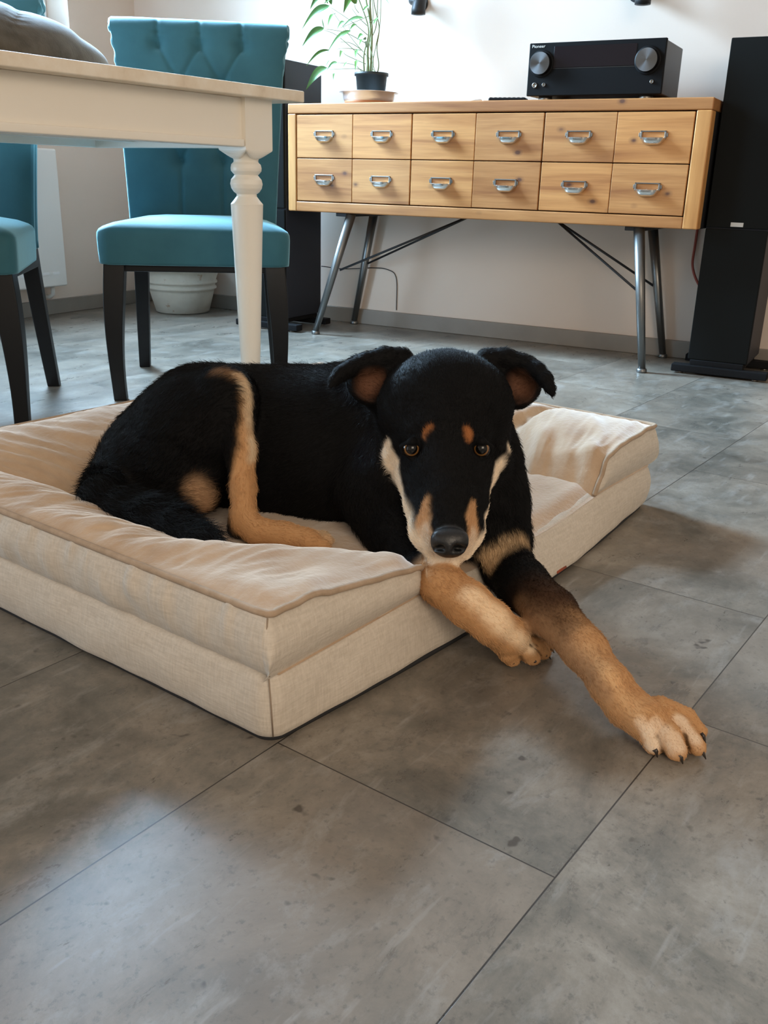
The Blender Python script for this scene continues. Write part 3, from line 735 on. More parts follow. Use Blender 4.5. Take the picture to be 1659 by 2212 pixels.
def chair_seat():
    g = MB(); n = 15; rings = []
    def outline(e, z):
        """rounded trapezoid: front half-width .240, rear .215"""
        pts = []
        f, b, w0, w1 = 0.0 + e, DEP - 0.05 - e * 0, 0.243 - e, 0.218 - e
        rc_ = 0.03
        cs = [(-w0, f), (w0, f), (w1, b), (-w1, b)]
        cen = [(-w0 + rc_, f + rc_), (w0 - rc_, f + rc_), (w1 - rc_, b - rc_), (-w1 + rc_, b - rc_)]
        for q in range(4):
            a0 = [PI, 1.5 * PI, 0, 0.5 * PI][q]
            for j in range(7):
                a = a0 + j / 6 * PI / 2
                pts.append((cen[q][0] + rc_ * math.cos(a), cen[q][1] + rc_ * math.sin(a), z))
        # densify
        out = []
        for i in range(len(pts)):
            p, q = np.array(pts[i]), np.array(pts[(i + 1) % len(pts)])
            k = max(1, int(np.linalg.norm(p - q) / 0.02))
            for j in range(k): out.append(tuple(p + (q - p) * j / k))
        return out
    base = outline(0, 0.36)
    def ring(e, z):
        c = np.array([0, DEP / 2 - 0.03]); o = []
        for p in base:
            d = np.array(p[:2]) - c; o.append((c[0] + d[0] * (1 - e), c[1] + d[1] * (1 - e), z))
        return o
    for e, z in ((0.04, 0.358), (0.004, 0.360), (0.0, 0.366), (-0.006, 0.395), (-0.010, 0.425), (-0.006, 0.438), (0.012, 0.4455), (0.05, 0.452), (0.15, 0.461), (0.32, 0.469), (0.55, 0.474), (0.8, 0.476), (0.97, 0.4765)):
        rings.append(ring(e, z))
    g.loft(rings, 0, True, True)
    return g
def chair(label, loc, rz, proto=None):
    t = thing('dining_chair', label, 'chair', loc, rz, 'blue velvet dining chairs')
    if proto is not None:
        for ch in proto.children: copy_tree(ch, t)
        return t
    chair_seat().build('seat', M['velvet'], t)
    chair_back().build('backrest', M['velvet'], t)
    bt_ = MB(); n_ = 0
    for bu, bz in btn:
        tt = (bz - 0.40) / 0.545; v = DEP - 0.060 + (LEAN + 0.005) * tt ** 1.35 - tuft(bu, bz) * 0.9 - 0.0085
        g = MB(); g.lathe([(0.0, 0.005), (0.005, 0.0045), (0.0085, 0.002), (0.0095, -0.001), (0.008, -0.004)], seg=16)
        o = g.build('button', M['velvet'], t, loc=(bu, v + 0.0035, bz)); o.rotation_euler = (PI / 2 + 0.25, 0, 0)
    MB().box((-0.215, 0.03, 0.340), (0.215, DEP - 0.05, 0.360)).build('seat_frame', M['leg_black'], t, bevel=0.003)
    for s in (-1, 1):
        rings = []                                            # front leg: square, slightly cabriole
        for i in range(17):
            k = i / 16; z = 0.362 * (1 - k)
            h = 0.0265 - 0.0095 * smooth01(0.1, 0.95, k)
            off = 0.010 * math.sin(k * PI * 0.9) - 0.004 * k
            cx, cy = s * (0.205 + off * 0.9 + 0.010 * k), 0.040 - off - 0.002 * k
            rings.append([(cx - h, cy - h, z), (cx + h, cy - h, z), (cx + h, cy + h, z), (cx - h, cy + h, z)])
        MB().loft(rings, 0, True, True, False).build('leg', M['leg_black'], t, bevel=0.003)
        rings = []                                            # rear leg: raked straight
        for i in range(9):
            k = i / 8; z = 0.392 * (1 - k); h = 0.0215 - 0.005 * k
            cx, cy = s * (0.188 + 0.020 * k), DEP - 0.022 + 0.075 * k ** 1.3
            rings.append([(cx - h, cy - h, z), (cx + h, cy - h, z), (cx + h, cy + h, z), (cx - h, cy + h, z)])
        MB().loft(rings, 0, True, True, False).build('leg', M['leg_black'], t, bevel=0.003)
    return t
ch1 = chair('blue velvet dining chair with buttoned scroll back at the end of cream table', (-1.607, 1.912, 0), 0.622)
a2 = 0.665
fx2, fy2 = 0.213, 0.042
ch2 = chair('blue velvet dining chair cut by left frame edge, in front of the radiator', (-1.789 - (fx2 * math.cos(a2) - fy2 * math.sin(a2)), 1.474 - (fx2 * math.sin(a2) + fy2 * math.cos(a2)), 0), a2, ch1)

# ------------------------------------------------------------------ dog bed
BA = math.atan2(0.9902, 0.14)
bA = np.array([-0.507, 0.694, 0.0]); bU = np.array([math.cos(BA), math.sin(BA), 0]); bV = np.array([-math.sin(BA), math.cos(BA), 0])
bed = thing('dog_bed', 'beige bolster dog bed with linen sides on the floor under the dog', 'dog bed', bA, BA)
LU, LV = 1.046, 0.84
def to_bed(p): d = np.asarray(p) - bA; return np.array([d @ bU, d @ bV, d[2]])
def rrect(x0, y0, x1, y1, r, n=8, step=0.012):
    cen = [(x0 + r, y0 + r, PI), (x1 - r, y0 + r, 1.5 * PI), (x1 - r, y1 - r, 0), (x0 + r, y1 - r, 0.5 * PI)]
    pts = []
    for cx, cy, a0 in cen:
        for j in range(n + 1):
            a = a0 + j / n * PI / 2; pts.append(np.array([cx + r * math.cos(a), cy + r * math.sin(a)]))
    out = []
    for i in range(len(pts)):
        p, q = pts[i], pts[(i + 1) % len(pts)]; k = max(1, int(np.linalg.norm(p - q) / step))
        for j in range(k): out.append(p + (q - p) * j / k)
    return np.array(out)
def base_z(u): return 0.088 - 0.012 * smooth01(0.28, 0.50, u) * (1 - smooth01(0.62, 0.85, u))
rr = rrect(0, 0, LU, LV, 0.022)
rings = []
cen_ = np.array([LU / 2, LV / 2])
for k in range(15):
    t = k / 14; ring = []
    bul = 0.009 * math.sin(PI * t) ** 0.7 - (0.010 if k == 14 else 0) - (0.006 if k == 0 else 0)
    for p in rr:
        d = np.sign(p - cen_) * (np.abs(p - cen_) > np.array([LU / 2 - 0.02, LV / 2 - 0.02]))
        q = p + d * bul
        if p[1] < 0.03: q[1] -= 0.034 * math.sin(PI * min(1, max(0, (p[0] - 0.0) / LU))) * (1 - t) ** 1.2
        w = 0.0035 * nz((p[0] * 5, p[1] * 5, t * 1.4)) + 0.002 * nz((p[0] * 17, p[1] * 17, t * 2))
        q = q + d * w
        z = 0.004 + (base_z(p[0]) - 0.004) * t if p[1] < 0.2 else 0.004 + 0.084 * t
        ring.append((q[0], q[1], z))
    rings.append(ring)
MB().loft(rings, 0, True).build('base_cushion', M['linen'], bed)
r2 = rrect(0.004, 0.002, LU - 0.004, LV - 0.004, 0.02)
def bb(p, dz):
    q = [p[0], p[1], dz]
    if p[1] < 0.03: q[1] -= 0.031 * math.sin(PI * min(1, max(0, p[0] / LU)))
    return tuple(q)
MB().loft([[bb(p, 0.0) for p in r2], [bb(p, 0.0055 + 0.002 * nz((p[0] * 40, p[1] * 40, 0))) for p in r2]], 0, True).build('non_slip_bottom', M['black_bottom'], bed)
# sleeping surface
ms = MB(); nu, nv = 120, 100; rows_ = []
for j in range(nv + 1):
    row = []
    for i in range(nu + 1):
        u = 0.012 + (LU - 0.024) * i / nu; v = -0.004 + 0.80 * (j / nv) ** 1.15
        e = smooth01(-0.004, 0.035, v)
        z = base_z(u) * (1 - e) + e * (0.0955 - 0.006 * smooth01(0.3, 0.5, u) * (1 - smooth01(0.62, 0.80, u))) - 0.004 * (1 - e)
        wr = 0.0062 * noise.noise(Vector((u * 3.0 + v * 7, v * 16 - u * 7, 2.0))) + 0.0045 * abs(noise.noise(Vector((u * 6 + v * 9, v * 30 - u * 12, 5.0))))
        row.append((u, v, z + wr * e * smooth01(0.0, 0.06, v)))
    rows_.append(row)
ms.loft(rows_, 0, False, False); ms.build('sleeping_surface', M['plush'], bed)
# bolster: linen outside band + plush top, swept round a U (near arm, back, far arm)
def prof_top(ws, hs=1.0):
    P = [(0.0, 0.157), (0.012, 0.163), (0.05, 0.170), (0.10, 0.170), (0.155, 0.160), (0.205, 0.143), (0.245, 0.118), (0.268, 0.092), (0.272, 0.082)]
    s = spline([(w * ws, 0.085 + (z - 0.085) * hs) for w, z in P], 34); return s
secs = [('near', 1.14, 1.0), ('back', 0.92, 1.04), ('far', 0.93, 1.02)]
def sec_point(sec, t, w, wmax):
    if sec == 'near': v0 = LV - wmax + 0.08 * (w > 0.001); return np.array([w, t * v0])
    if sec == 'back': a, b = max(0.0, w * 0.58 / 0.92 - 0.07), w * 0.65 / 0.92; return np.array([a + t * (LU - a - b), LV - w])
    return np.array([LU - w, (1 - t) * (LV - w * 0.92 / 0.93)])
top = MB(); out = MB()
caps = {}
for sec, ws, hs in secs:
    ns = 240; P = prof_top(ws, hs); rings = []; ro = []
    for i in range(ns + 1):
        t = i / ns; ring = []
        for k, (w, z) in enumerate(P):
            wb = w / ws * 0.92
            if sec == 'near': w = w * (0.58 + 0.56 * (1 - smooth01(0.02, 0.26, t * LV))) / 1.14; z = 0.085 + (z - 0.085) * (1 - 0.08 * smooth01(0.05, 0.3, t * LV))
            if sec == 'far': w = w * (0.70 + 0.30 * (1 - smooth01(0.17, 0.27, (1 - t) * LV)))
            p = sec_point(sec, t, w, wb)
            s_along = t * (LV if sec != 'back' else LU)
            m = smooth01(0, 0.03, w) * smooth01(0.083, 0.115, z)
            kk = {'near': 0.0, 'back': 3.3, 'far': 7.7}[sec]
            f = 0.010 * noise.noise(Vector((s_along * 9 + w * 6, w * 5, kk))) + 0.0075 * abs(noise.noise(Vector((s_along * 22 - w * 16, w * 6, kk + 1)))) - 0.003 * abs(noise.noise(Vector((s_along * 55, w * 12, kk + 2))))
            pr = p[1]                                             # distance from the open front side
            f += 0.007 * (1 - smooth01(0.02, 0.20, pr)) * smooth01(0.0, 0.03, pr) if sec != 'back' else 0
            if sec == 'far': f -= 0.026 * math.exp(-((pr - 0.225 - 0.25 * (w - 0.1)) / 0.022) ** 2) + 0.012 * smooth01(0.22, 0.28, pr)
            dzv = f * m
            # deep folds on the inner slope of the arm ends
            if sec == 'far' and w > 0.12: dzv -= 0.006 * smooth01(0.12, 0.2, w) * abs(math.sin(pr * 62 + w * 22)) ** 3 * (1 - smooth01(0.15, 0.28, pr))
            endround = 0.010 * (1 - smooth01(0.0, 0.05, pr)) if sec != 'back' else 0.0
            if sec != 'back':                                     # flatter towards the open ends
                e0 = 1 - smooth01(0.0, 0.16, pr)
                wl, zl = w / ws, (0.1585 - 0.030 * (w / 0.258) if sec == 'near' else 0.159 - 0.008 * (w / 0.175))
                if z > 0.118: z = z + (min(zl, 0.17) - z) * e0 * smooth01(0.108, 0.135, z)
            ring.append((p[0], p[1], z + dzv))
        rings.append(ring)
        ring = []
        for k in range(9):
            q = k / 8; w = -0.010 * math.sin(PI * q) ** 0.8 + 0.004 * (1 - q) * (q < 0.1)
            z = 0.084 + (P[0][1] - 0.084) * q
            s_along = t * (LV if sec != 'back' else LU)
            w += 0.0060 * noise.noise(Vector((s_along * 26, q * 0.9, 1.0))) * math.sin(PI * min(1, q * 0.8 + 0.1)) - 0.007 * max(0, noise.noise(Vector((s_along * 48, q * 0.8, 8.0)))) * smooth01(0.15, 0.75, q) + 0.003 * noise.noise(Vector((s_along * 8, q * 1.5, 4.0))) * math.sin(PI * q)
            p = sec_point(sec, t, max(-0.02, w), max(-0.02, w))
            ring.append((p[0], p[1], z))
        ro.append(ring)
    top.loft(rings, 0, False, False); out.loft(ro, 0, False, False)
    caps[sec] = (rings[0] if sec == 'near' else rings[-1], ro[0] if sec == 'near' else ro[-1])
for sec in ('near', 'far'):
    tp, ot = caps[sec]
    edge = [np.array(p) for p in ot[:-1]] + [np.array(p) for p in tp]
    bot = [np.array((p[0], p[1], 0.083)) for p in edge]
    rr_ = []
    for q in range(7):
        t = q / 6
        rr_.append([tuple(e * (1 - t) + b * t + np.array([0, -0.012 * math.sin(PI * t) * min(1, (e[2] - 0.083) / 0.04) * (t > 0), 0])) for e, b in zip(edge, bot)])
    out.loft(rr_, 0, False, False)
top.build('bolster_top', M['plush'], bed); out.build('bolster_side', M['linen'], bed)
pc = MB()
path = [(0.002, 0.0 + LV * 1.0 * (1 - i / 40) - 0.001, 0.1575) for i in range(41)]
nearcap = [tuple(np.array(p) + np.array([0, -0.003, 0.0005])) for p in caps['near'][0][:32]]
pc.tube([(p[0] - 0.002, p[1], p[2]) for p in path[:-1]] + [(0.001, 0.0, 0.1585)] + nearcap[2:], 0.0042, 8)
farcap = [tuple(np.array(p) + np.array([0, -0.003, 0.0005])) for p in caps['far'][0][:32]]
pc.tube([(LU + 0.002, LV * (1 - i / 40), 0.1595) for i in range(40)] + [(LU - 0.001, 0.0, 0.1600)] + farcap[2:], 0.0042, 8)
pc.tube([(LU * i / 40, LV + 0.002, 0.161) for i in range(41)], 0.0042, 8)
pc.build('piping', M['piping_cloth'], bed)
sm_ = MB()
sm_.tube([(-0.0015, -0.0015, 0.155), (-0.0085, -0.0035, 0.12), (-0.001, -0.002, 0.087)], 0.0009, 6).tube([(0.000, 0.000, 0.086), (-0.003, -0.006, 0.05), (0.003, -0.002, 0.012)], 0.0009, 6)
sm_.build('corner_seam', M['seam_thread'], bed)
tg = MB(); rg = []
for i in range(7):
    t = i / 6; yv = -0.0125 - 0.022 * t; rg.append([(0.610, yv, 0.050 - 0.040 * t), (0.642, yv, 0.050 - 0.040 * t)])
tg.loft(rg, 0, False, False); o = tg.build('label_tag', M['tag_red'], bed); md = o.modifiers.new('sol', 'SOLIDIFY'); md.thickness = 0.0015
NHAIR = 150000
# ------------------------------------------------------------------ the dog: one implicit body (smooth union of tapered limbs), meshed and refined
BLACK = np.array([0.0045, 0.0043, 0.0045]); BROWN = np.array([0.055, 0.026, 0.013])
TAN = np.array([0.50, 0.275, 0.125]); CREAM_F = np.array([0.66, 0.50, 0.33]); PALE = np.array([0.82, 0.68, 0.52])
prims = []      # dict(kind, a, b, ra, rb, k, flow)
def S(px, py, d, rp):                                        # photo point, view depth, radius in photo pixels -> metres
    return at_d(px, py, d), rp * d / F
def cap(p, q, k=0.02, group='body', sub=False):
    (a, ra), (b, rb) = p, q
    prims.append(dict(t='cap', a=np.array(a), b=np.array(b), ra=ra, rb=rb, k=k, g=group, sub=sub, flow=None))
def chain(pts, k=0.02, group='body', rev=False):
    for i in range(len(pts) - 1):
        cap(pts[i], pts[i + 1], k, group)
        f = pts[i + 1][0] - pts[i][0]; prims[-1]['flow'] = (-f if rev else f) / (np.linalg.norm(f) + 1e-9)
def ell(c, r, k=0.01, group='body', sub=False, ax=None, flow=None):
    prims.append(dict(t='ell', a=np.array(c), r=np.array(r), k=k, g=group, sub=sub, ax=np.array([CR, CU, CF]) if ax is None else np.array(ax), flow=flow))
def on_z(px, py, z, r):                                      # ball of radius r whose centre lies at height z under a photo point
    return at_z(px, py, z), r
MZ = 0.0945                                                  # mattress under the dog
down = np.array([0, 0, -1.0])

# torso from the rump to the chest, neck
chain([S(985, 1060, 1.36, 122), S(880, 1000, 1.42, 158), S(730, 979, 1.475, 176), S(590, 975, 1.51, 172), S(440, 950, 1.50, 150)], 0.04, 'body')
chain([S(962, 880, 1.29, 112), S(965, 960, 1.345, 128), S(985, 1060, 1.36, 128)], 0.04, 'body')
chain([S(800, 915, 1.44, 118), S(900, 900, 1.38, 118)], 0.04, 'body')
chain([S(985, 1000, 1.35, 118), S(1010, 1110, 1.335, 112), S(1035, 1165, 1.31, 88)], 0.03, 'body')
# shoulders and upper arms
chain([S(880, 940, 1.37, 95), S(845, 1060, 1.335, 100), S(860, 1150, 1.30, 78)], 0.03, 'body')
chain([S(1058, 1000, 1.37, 62), S(1072, 1090, 1.34, 58), S(1083, 1165, 1.31, 55), S(1095, 1225, 1.275, 52)], 0.02, 'body')
# rump, near thigh
chain([S(450, 935, 1.49, 138), S(355, 990, 1.46, 112), S(293, 1060, 1.42, 97)], 0.035, 'body')
chain([S(330, 1010, 1.42, 118), S(420, 930, 1.39, 112), S(482, 862, 1.355, 66)], 0.03, 'thigh')
chain([S(400, 1020, 1.385, 88), S(455, 930, 1.365, 78), S(492, 870, 1.345, 58)], 0.03, 'thigh')
chain([S(345, 1060, 1.385, 70), S(432, 1065, 1.345, 44)], 0.025, 'thigh')
# shank, hock, hind foot
kn = S(506, 868, 1.335, 40)
hk = on_z(529, 1128, MZ + 0.030, 0.0180)
chain([kn, (at_d(521, 975, 1.318), 0.0215), (at_d(524, 1055, 1.30), 0.0165), hk], 0.012, 'shank')
chain([hk, on_z(552, 1146, MZ + 0.0215, 0.0185), on_z(615, 1156, MZ + 0.018, 0.0172), on_z(668, 1168, MZ + 0.0155, 0.0165)], 0.008, 'foot')
cap(on_z(515, 1110, MZ + 0.042, 0.012), on_z(512, 1142, MZ + 0.018, 0.014), 0.008, 'foot'); prims[-1]['flow'] = down
for (x, y) in ((700, 1160), (706, 1170), (700, 1180)):
    chain([on_z(665, 1168, MZ + 0.013, 0.0125), on_z(x, y, MZ + 0.0095, 0.0095)], 0.004, 'foot')
# tail lying along the near bolster
chain([S(250, 1035, 1.43, 58), on_z(222, 1072, 0.152, 0.030), on_z(262, 1100, 0.142, 0.029), on_z(325, 1118, 0.143, 0.0275), on_z(385, 1140, 0.146, 0.024), on_z(440, 1168, 0.150, 0.017), on_z(483, 1188, 0.153, 0.006)], 0.012, 'tail')
# dog's right foreleg (nearer the corner), hanging over the bed edge to the floor
chain([S(865, 1150, 1.28, 66), S(905, 1228, 1.235, 46), on_z(956, 1262, 0.103, 0.0262), on_z(1010, 1304, 0.088, 0.0270), on_z(1062, 1345, 0.066, 0.0250), on_z(1098, 1375, 0.043, 0.0245)], 0.010, 'legR')
pR = [on_z(1096, 1374, 0.043, 0.0228), on_z(1114, 1388, 0.032, 0.0185)]
chain(pR, 0.008, 'legR')
for (x0, y0, x1, y1, x2, y2, r) in ((1098, 1392, 1098, 1410, 1106, 1424, .0122), (1116, 1388, 1136, 1405, 1150, 1421, .0126), (1128, 1380, 1156, 1394, 1174, 1410, .0115), (1132, 1374, 1166, 1384, 1184, 1398, .0100)):
    chain([on_z(x0, y0, 0.030, 0.0135), on_z(x1, y1, 0.0225, r), on_z(x2, y2, 0.0112, r - 0.0020)], 0.0018, 'pawR')
# dog's left foreleg stretched towards the camera
chain([S(1095, 1225, 1.275, 54), S(1128, 1262, 1.235, 54), S(1190, 1322, 1.165, 52), S(1262, 1402, 1.095, 45), S(1318, 1478, 1.045, 41), on_z(1352, 1524, 0.034, 0.0225)], 0.012, 'legL')
chain([on_z(1352, 1524, 0.034, 0.0225), on_z(1392, 1552, 0.030, 0.0235)], 0.008, 'legL')
for (x0, y0, x1, y1, x2, y2, r) in ((1376, 1550, 1400, 1580, 1413, 1609, .0136), (1402, 1546, 1442, 1587, 1461, 1622, .0140), (1418, 1538, 1474, 1570, 1506, 1614, .0120), (1424, 1532, 1482, 1548, 1512, 1580, .0105)):
    chain([on_z(x0, y0, 0.031, 0.0150), on_z(x1, y1, 0.0235, r), on_z(x2, y2, 0.0118, r - 0.0025)], 0.0020, 'pawL')
# head
HD = 1.255
nose_dir = (at_d(971, 1165, 1.135) - at_d(963, 900, 1.225)); nose_dir /= np.linalg.norm(nose_dir)
back = -nose_dir
def hcap(p, q, k, sub=False):
    cap(p, q, k, 'head', sub); prims[-1]['flow'] = back
hcap(S(925, 880, 1.275, 108), S(1000, 880, 1.275, 108), 0.02)
hcap(S(962, 845, 1.27, 88), S(962, 900, 1.255, 98), 0.02)
hcap(S(898, 985, 1.275, 66), S(905, 1010, 1.265, 50), 0.015)
hcap(S(1040, 985, 1.275, 62), S(1030, 1010, 1.265, 48), 0.015)
hcap(S(963, 950, 1.235, 86), S(966, 1030, 1.212, 72), 0.02)
hcap(S(966, 1030, 1.212, 72), S(968, 1090, 1.180, 58), 0.015)
hcap(S(968, 1090, 1.180, 58), S(970, 1150, 1.150, 47), 0.012)
hcap(S(912, 1030, 1.245, 55), S(926, 1090, 1.212, 48), 0.015); hcap(S(926, 1090, 1.212, 48), S(936, 1145, 1.182, 48), 0.012); hcap(S(936, 1145, 1.182, 48), S(950, 1175, 1.165, 38), 0.010)
hcap(S(1012, 1030, 1.245, 52), S(1004, 1090, 1.212, 46), 0.015); hcap(S(1004, 1090, 1.212, 46), S(996, 1145, 1.182, 46), 0.012); hcap(S(996, 1145, 1.182, 46), S(988, 1175, 1.165, 38), 0.010)
hcap(S(960, 1150, 1.190, 58), S(966, 1174, 1.168, 38), 0.010)       # chin
hcap(S(905, 930, 1.226, 34), S(925, 940, 1.222, 32), 0.010)         # brows
hcap(S(1020, 930, 1.226, 34), S(1003, 940, 1.222, 32), 0.010)
EYE = [(889, 969, 1.2085), (1040, 969, 1.2085)]
for (x, y, d) in EYE:
    ell(at_d(x, y, d - 0.012), (0.0145, 0.0120, 0.016), 0.006, 'head', True)
# eyelids around the sockets
for (x, y, d), sg in zip(EYE, (1, -1)):
    hcap(S(x - 20, y - 5, d - 0.004, 7), S(x + 1, y - 14, d - 0.010, 9), 0.005); hcap(S(x + 1, y - 14, d - 0.010, 9), S(x + 20, y - 3, d - 0.004, 7), 0.005)
    hcap(S(x - 18, y + 8, d - 0.002, 6), S(x, y + 17, d - 0.002, 6), 0.006); hcap(S(x, y + 17, d - 0.002, 6), S(x + 18, y + 8, d - 0.001, 6), 0.006)
# nose leather and nostrils
ell(at_d(971, 1172, 1.124), (0.0232, 0.0190, 0.017), 0.004, 'head', flow=back)
hcap(S(946, 1160, 1.119, 13), S(997, 1160, 1.119, 13), 0.006)
for x, sg in ((951, -1), (991, 1)):
    ell(at_d(x, 1185, 1.104), (0.0076, 0.0054, 0.015), 0.002, 'head', True)
    ell(at_d(x + sg * 13, 1186, 1.112), (0.0075, 0.0028, 0.013), 0.002, 'head', True)
cap(S(971, 1186, 1.105, 1.5), S(971, 1208, 1.122, 1.5), 0.003, 'head', True)
# ears: cup, folded flap
def ear(P, cup, cup2):
    (x, y, d), (rx, ry, rz) = cup
    ell(at_d(x, y, d), (rx * d / F, ry * d / F, rz), 0.010, 'ear', flow=CU * 0.5 - CF * 0.0 + CR * (0.8 if x > 960 else -0.8))
    (x, y, d), (rx, ry, rz) = cup2
    ell(at_d(x, y, d), (rx * d / F, ry * d / F, rz), 0.006, 'ear', True)
    chain([S(*p) for p in P], 0.005, 'ear')
ear([(868, 775, 1.285, 24), (830, 772, 1.282, 22), (792, 782, 1.278, 20), (758, 796, 1.268, 18), (734, 808, 1.258, 16), (722, 822, 1.250, 12), (714, 834, 1.246, 6)],
    ((812, 822, 1.300), (62, 56, 0.034)), ((803, 826, 1.262), (45, 42, 0.036)))
ear([(1052, 776, 1.285, 24), (1092, 774, 1.282, 21), (1128, 784, 1.278, 19), (1160, 800, 1.266, 17), (1178, 818, 1.256, 15), (1188, 838, 1.250, 11), (1194, 852, 1.246, 6)],
    ((1112, 826, 1.300), (58, 58, 0.034)), ((1122, 830, 1.262), (43, 44, 0.036)))
# flap thickness between rim and tip
for P in (((845, 768, 1.30, 14), (770, 782, 1.285, 13), (738, 806, 1.265, 12)), ((1075, 770, 1.30, 14), (1145, 786, 1.285, 13), (1178, 822, 1.262, 12))):
    chain([S(*p) for p in P], 0.008, 'ear')

CLIP = {'body': MZ, 'thigh': MZ, 'shank': MZ, 'foot': MZ, 'tail': 0.096, 'legR': 0.002, 'legL': 0.002, 'pawR': 0.002, 'pawL': 0.002, 'head': -1, 'ear': -1}
def sd(p, q):
    if q['t'] == 'cap':
        pa = p - q['a']; ba = q['b'] - q['a']; L2 = ba @ ba + 1e-12
        t = np.clip((pa @ ba) / L2, 0, 1)
        return np.linalg.norm(pa - t[:, None] * ba, axis=1) - (q['ra'] + (q['rb'] - q['ra']) * t)
    l = (p - q['a']) @ q['ax'].T
    k0 = np.linalg.norm(l / q['r'], axis=1); k1 = np.linalg.norm(l / q['r'] ** 2, axis=1) + 1e-9
    return k0 * (k0 - 1) / k1
ORDER = ['body', 'thigh', 'shank', 'foot', 'tail', 'legR', 'legL', 'pawR', 'pawL', 'head', 'ear']
JOIN = {'body': 0.02, 'thigh': 0.016, 'shank': 0.008, 'foot': 0.006, 'tail': 0.012, 'legR': 0.012, 'legL': 0.014, 'pawR': 0.0045, 'pawL': 0.0045, 'head': 0.014, 'ear': 0.010}
def bounds(q, m):
    if q['t'] == 'cap':
        r = max(q['ra'], q['rb']) + m
        return np.minimum(q['a'], q['b']) - r, np.maximum(q['a'], q['b']) + r
    r = max(q['r']) + m; return q['a'] - r, q['a'] + r
def smin(a, b, k):
    h = np.clip(0.5 + 0.5 * (b - a) / k, 0, 1); return b + (a - b) * h - k * h * (1 - h)
def field(p):
    N = len(p); total = np.full(N, 1.0)
    for g in ORDER:
        f = np.full(N, 1.0)
        for q in prims:
            if q['g'] != g: continue
            lo, hi = bounds(q, 0.05); idx = np.where(np.all((p > lo) & (p < hi), axis=1))[0]
            if len(idx) == 0: continue
            d = sd(p[idx], q)
            f[idx] = -smin(-f[idx], d, q['k']) if q['sub'] else smin(f[idx], d, q['k'])
        c = CLIP[g]
        if c > -0.5:
            fl = c - p[:, 2]
            if False:
                # the mattress ends at the open front side of the bed
                pass
            f = -smin(-f, -fl, 0.010 if c > 0.05 else 0.004)
        total = smin(total, f, JOIN[g])
    return total
def surface_nets(lo, hi, h):
    n = np.ceil((hi - lo) / h).astype(int) + 1
    ax = [lo[i] + h * np.arange(n[i]) for i in range(3)]
    X_, Y_, Z_ = np.meshgrid(*ax, indexing='ij')
    D = field(np.stack([X_.ravel(), Y_.ravel(), Z_.ravel()], 1)).reshape(n)
    s = D < 0
    cs = [s[dx:n[0] - 1 + dx, dy:n[1] - 1 + dy, dz:n[2] - 1 + dz] for dx in (0, 1) for dy in (0, 1) for dz in (0, 1)]
    cnt = np.sum(cs, 0); act = (cnt > 0) & (cnt < 8)
    idx = -np.ones(act.shape, int); cells = np.argwhere(act); idx[act] = np.arange(len(cells))
    acc = np.zeros((len(cells), 3)); num = np.zeros(len(cells))
    i, j, k = cells.T
    corner = [(a, b, c) for a in (0, 1) for b in (0, 1) for c in (0, 1)]
    for a in corner:
        for ax_ in range(3):
            if a[ax_]: continue
            b = list(a); b[ax_] = 1
            da = D[i + a[0], j + a[1], k + a[2]]; db = D[i + b[0], j + b[1], k + b[2]]
            m = (da < 0) != (db < 0); t = np.where(m, da / (da - db + 1e-20), 0)
            pt = np.stack([i + a[0], j + a[1], k + a[2]], 1).astype(float); pt[:, ax_] += t
            acc[m] += pt[m]; num[m] += 1
    V = lo + h * acc / num[:, None]
    Fq = []
    for ax_ in range(3):
        o1, o2 = [(1, 2), (2, 0), (0, 1)][ax_]
        e = [slice(None)] * 3; e2 = [slice(None)] * 3; e[ax_] = slice(0, -1); e2[ax_] = slice(1, None)
        A, B = s[tuple(e)], s[tuple(e2)]
        pts = np.argwhere(A != B); pts = pts[(pts[:, o1] > 0) & (pts[:, o2] > 0) & (pts[:, o1] < n[o1] - 1) & (pts[:, o2] < n[o2] - 1)]
        def at(p, d1, d2):
            q = p.copy(); q[:, o1] += d1; q[:, o2] += d2; return idx[q[:, 0], q[:, 1], q[:, 2]]
        quad = np.stack([at(pts, -1, -1), at(pts, 0, -1), at(pts, 0, 0), at(pts, -1, 0)], 1)
        flip = ~A[tuple(pts.T)]
        quad[flip] = quad[flip][:, ::-1]
        Fq.append(quad)
    return V, np.concatenate(Fq)
def grad(p, e=0.0008):
    g = np.stack([field(p + np.eye(3)[a] * e) - field(p - np.eye(3)[a] * e) for a in range(3)], 1)
    return g / (np.linalg.norm(g, axis=1, keepdims=True) + 1e-9)
B0 = [bounds(q, 0.012) for q in prims if not q['sub']]
lo = np.min([b[0] for b in B0], 0); hi = np.max([b[1] for b in B0], 0); lo[2] = max(lo[2], -0.008)
V, Q = surface_nets(lo, hi, 0.0055)
bmd = bmesh.new()
vs = [bmd.verts.new(p) for p in V]
for q in Q:
    try: bmd.faces.new([vs[i] for i in q])
    except ValueError: pass
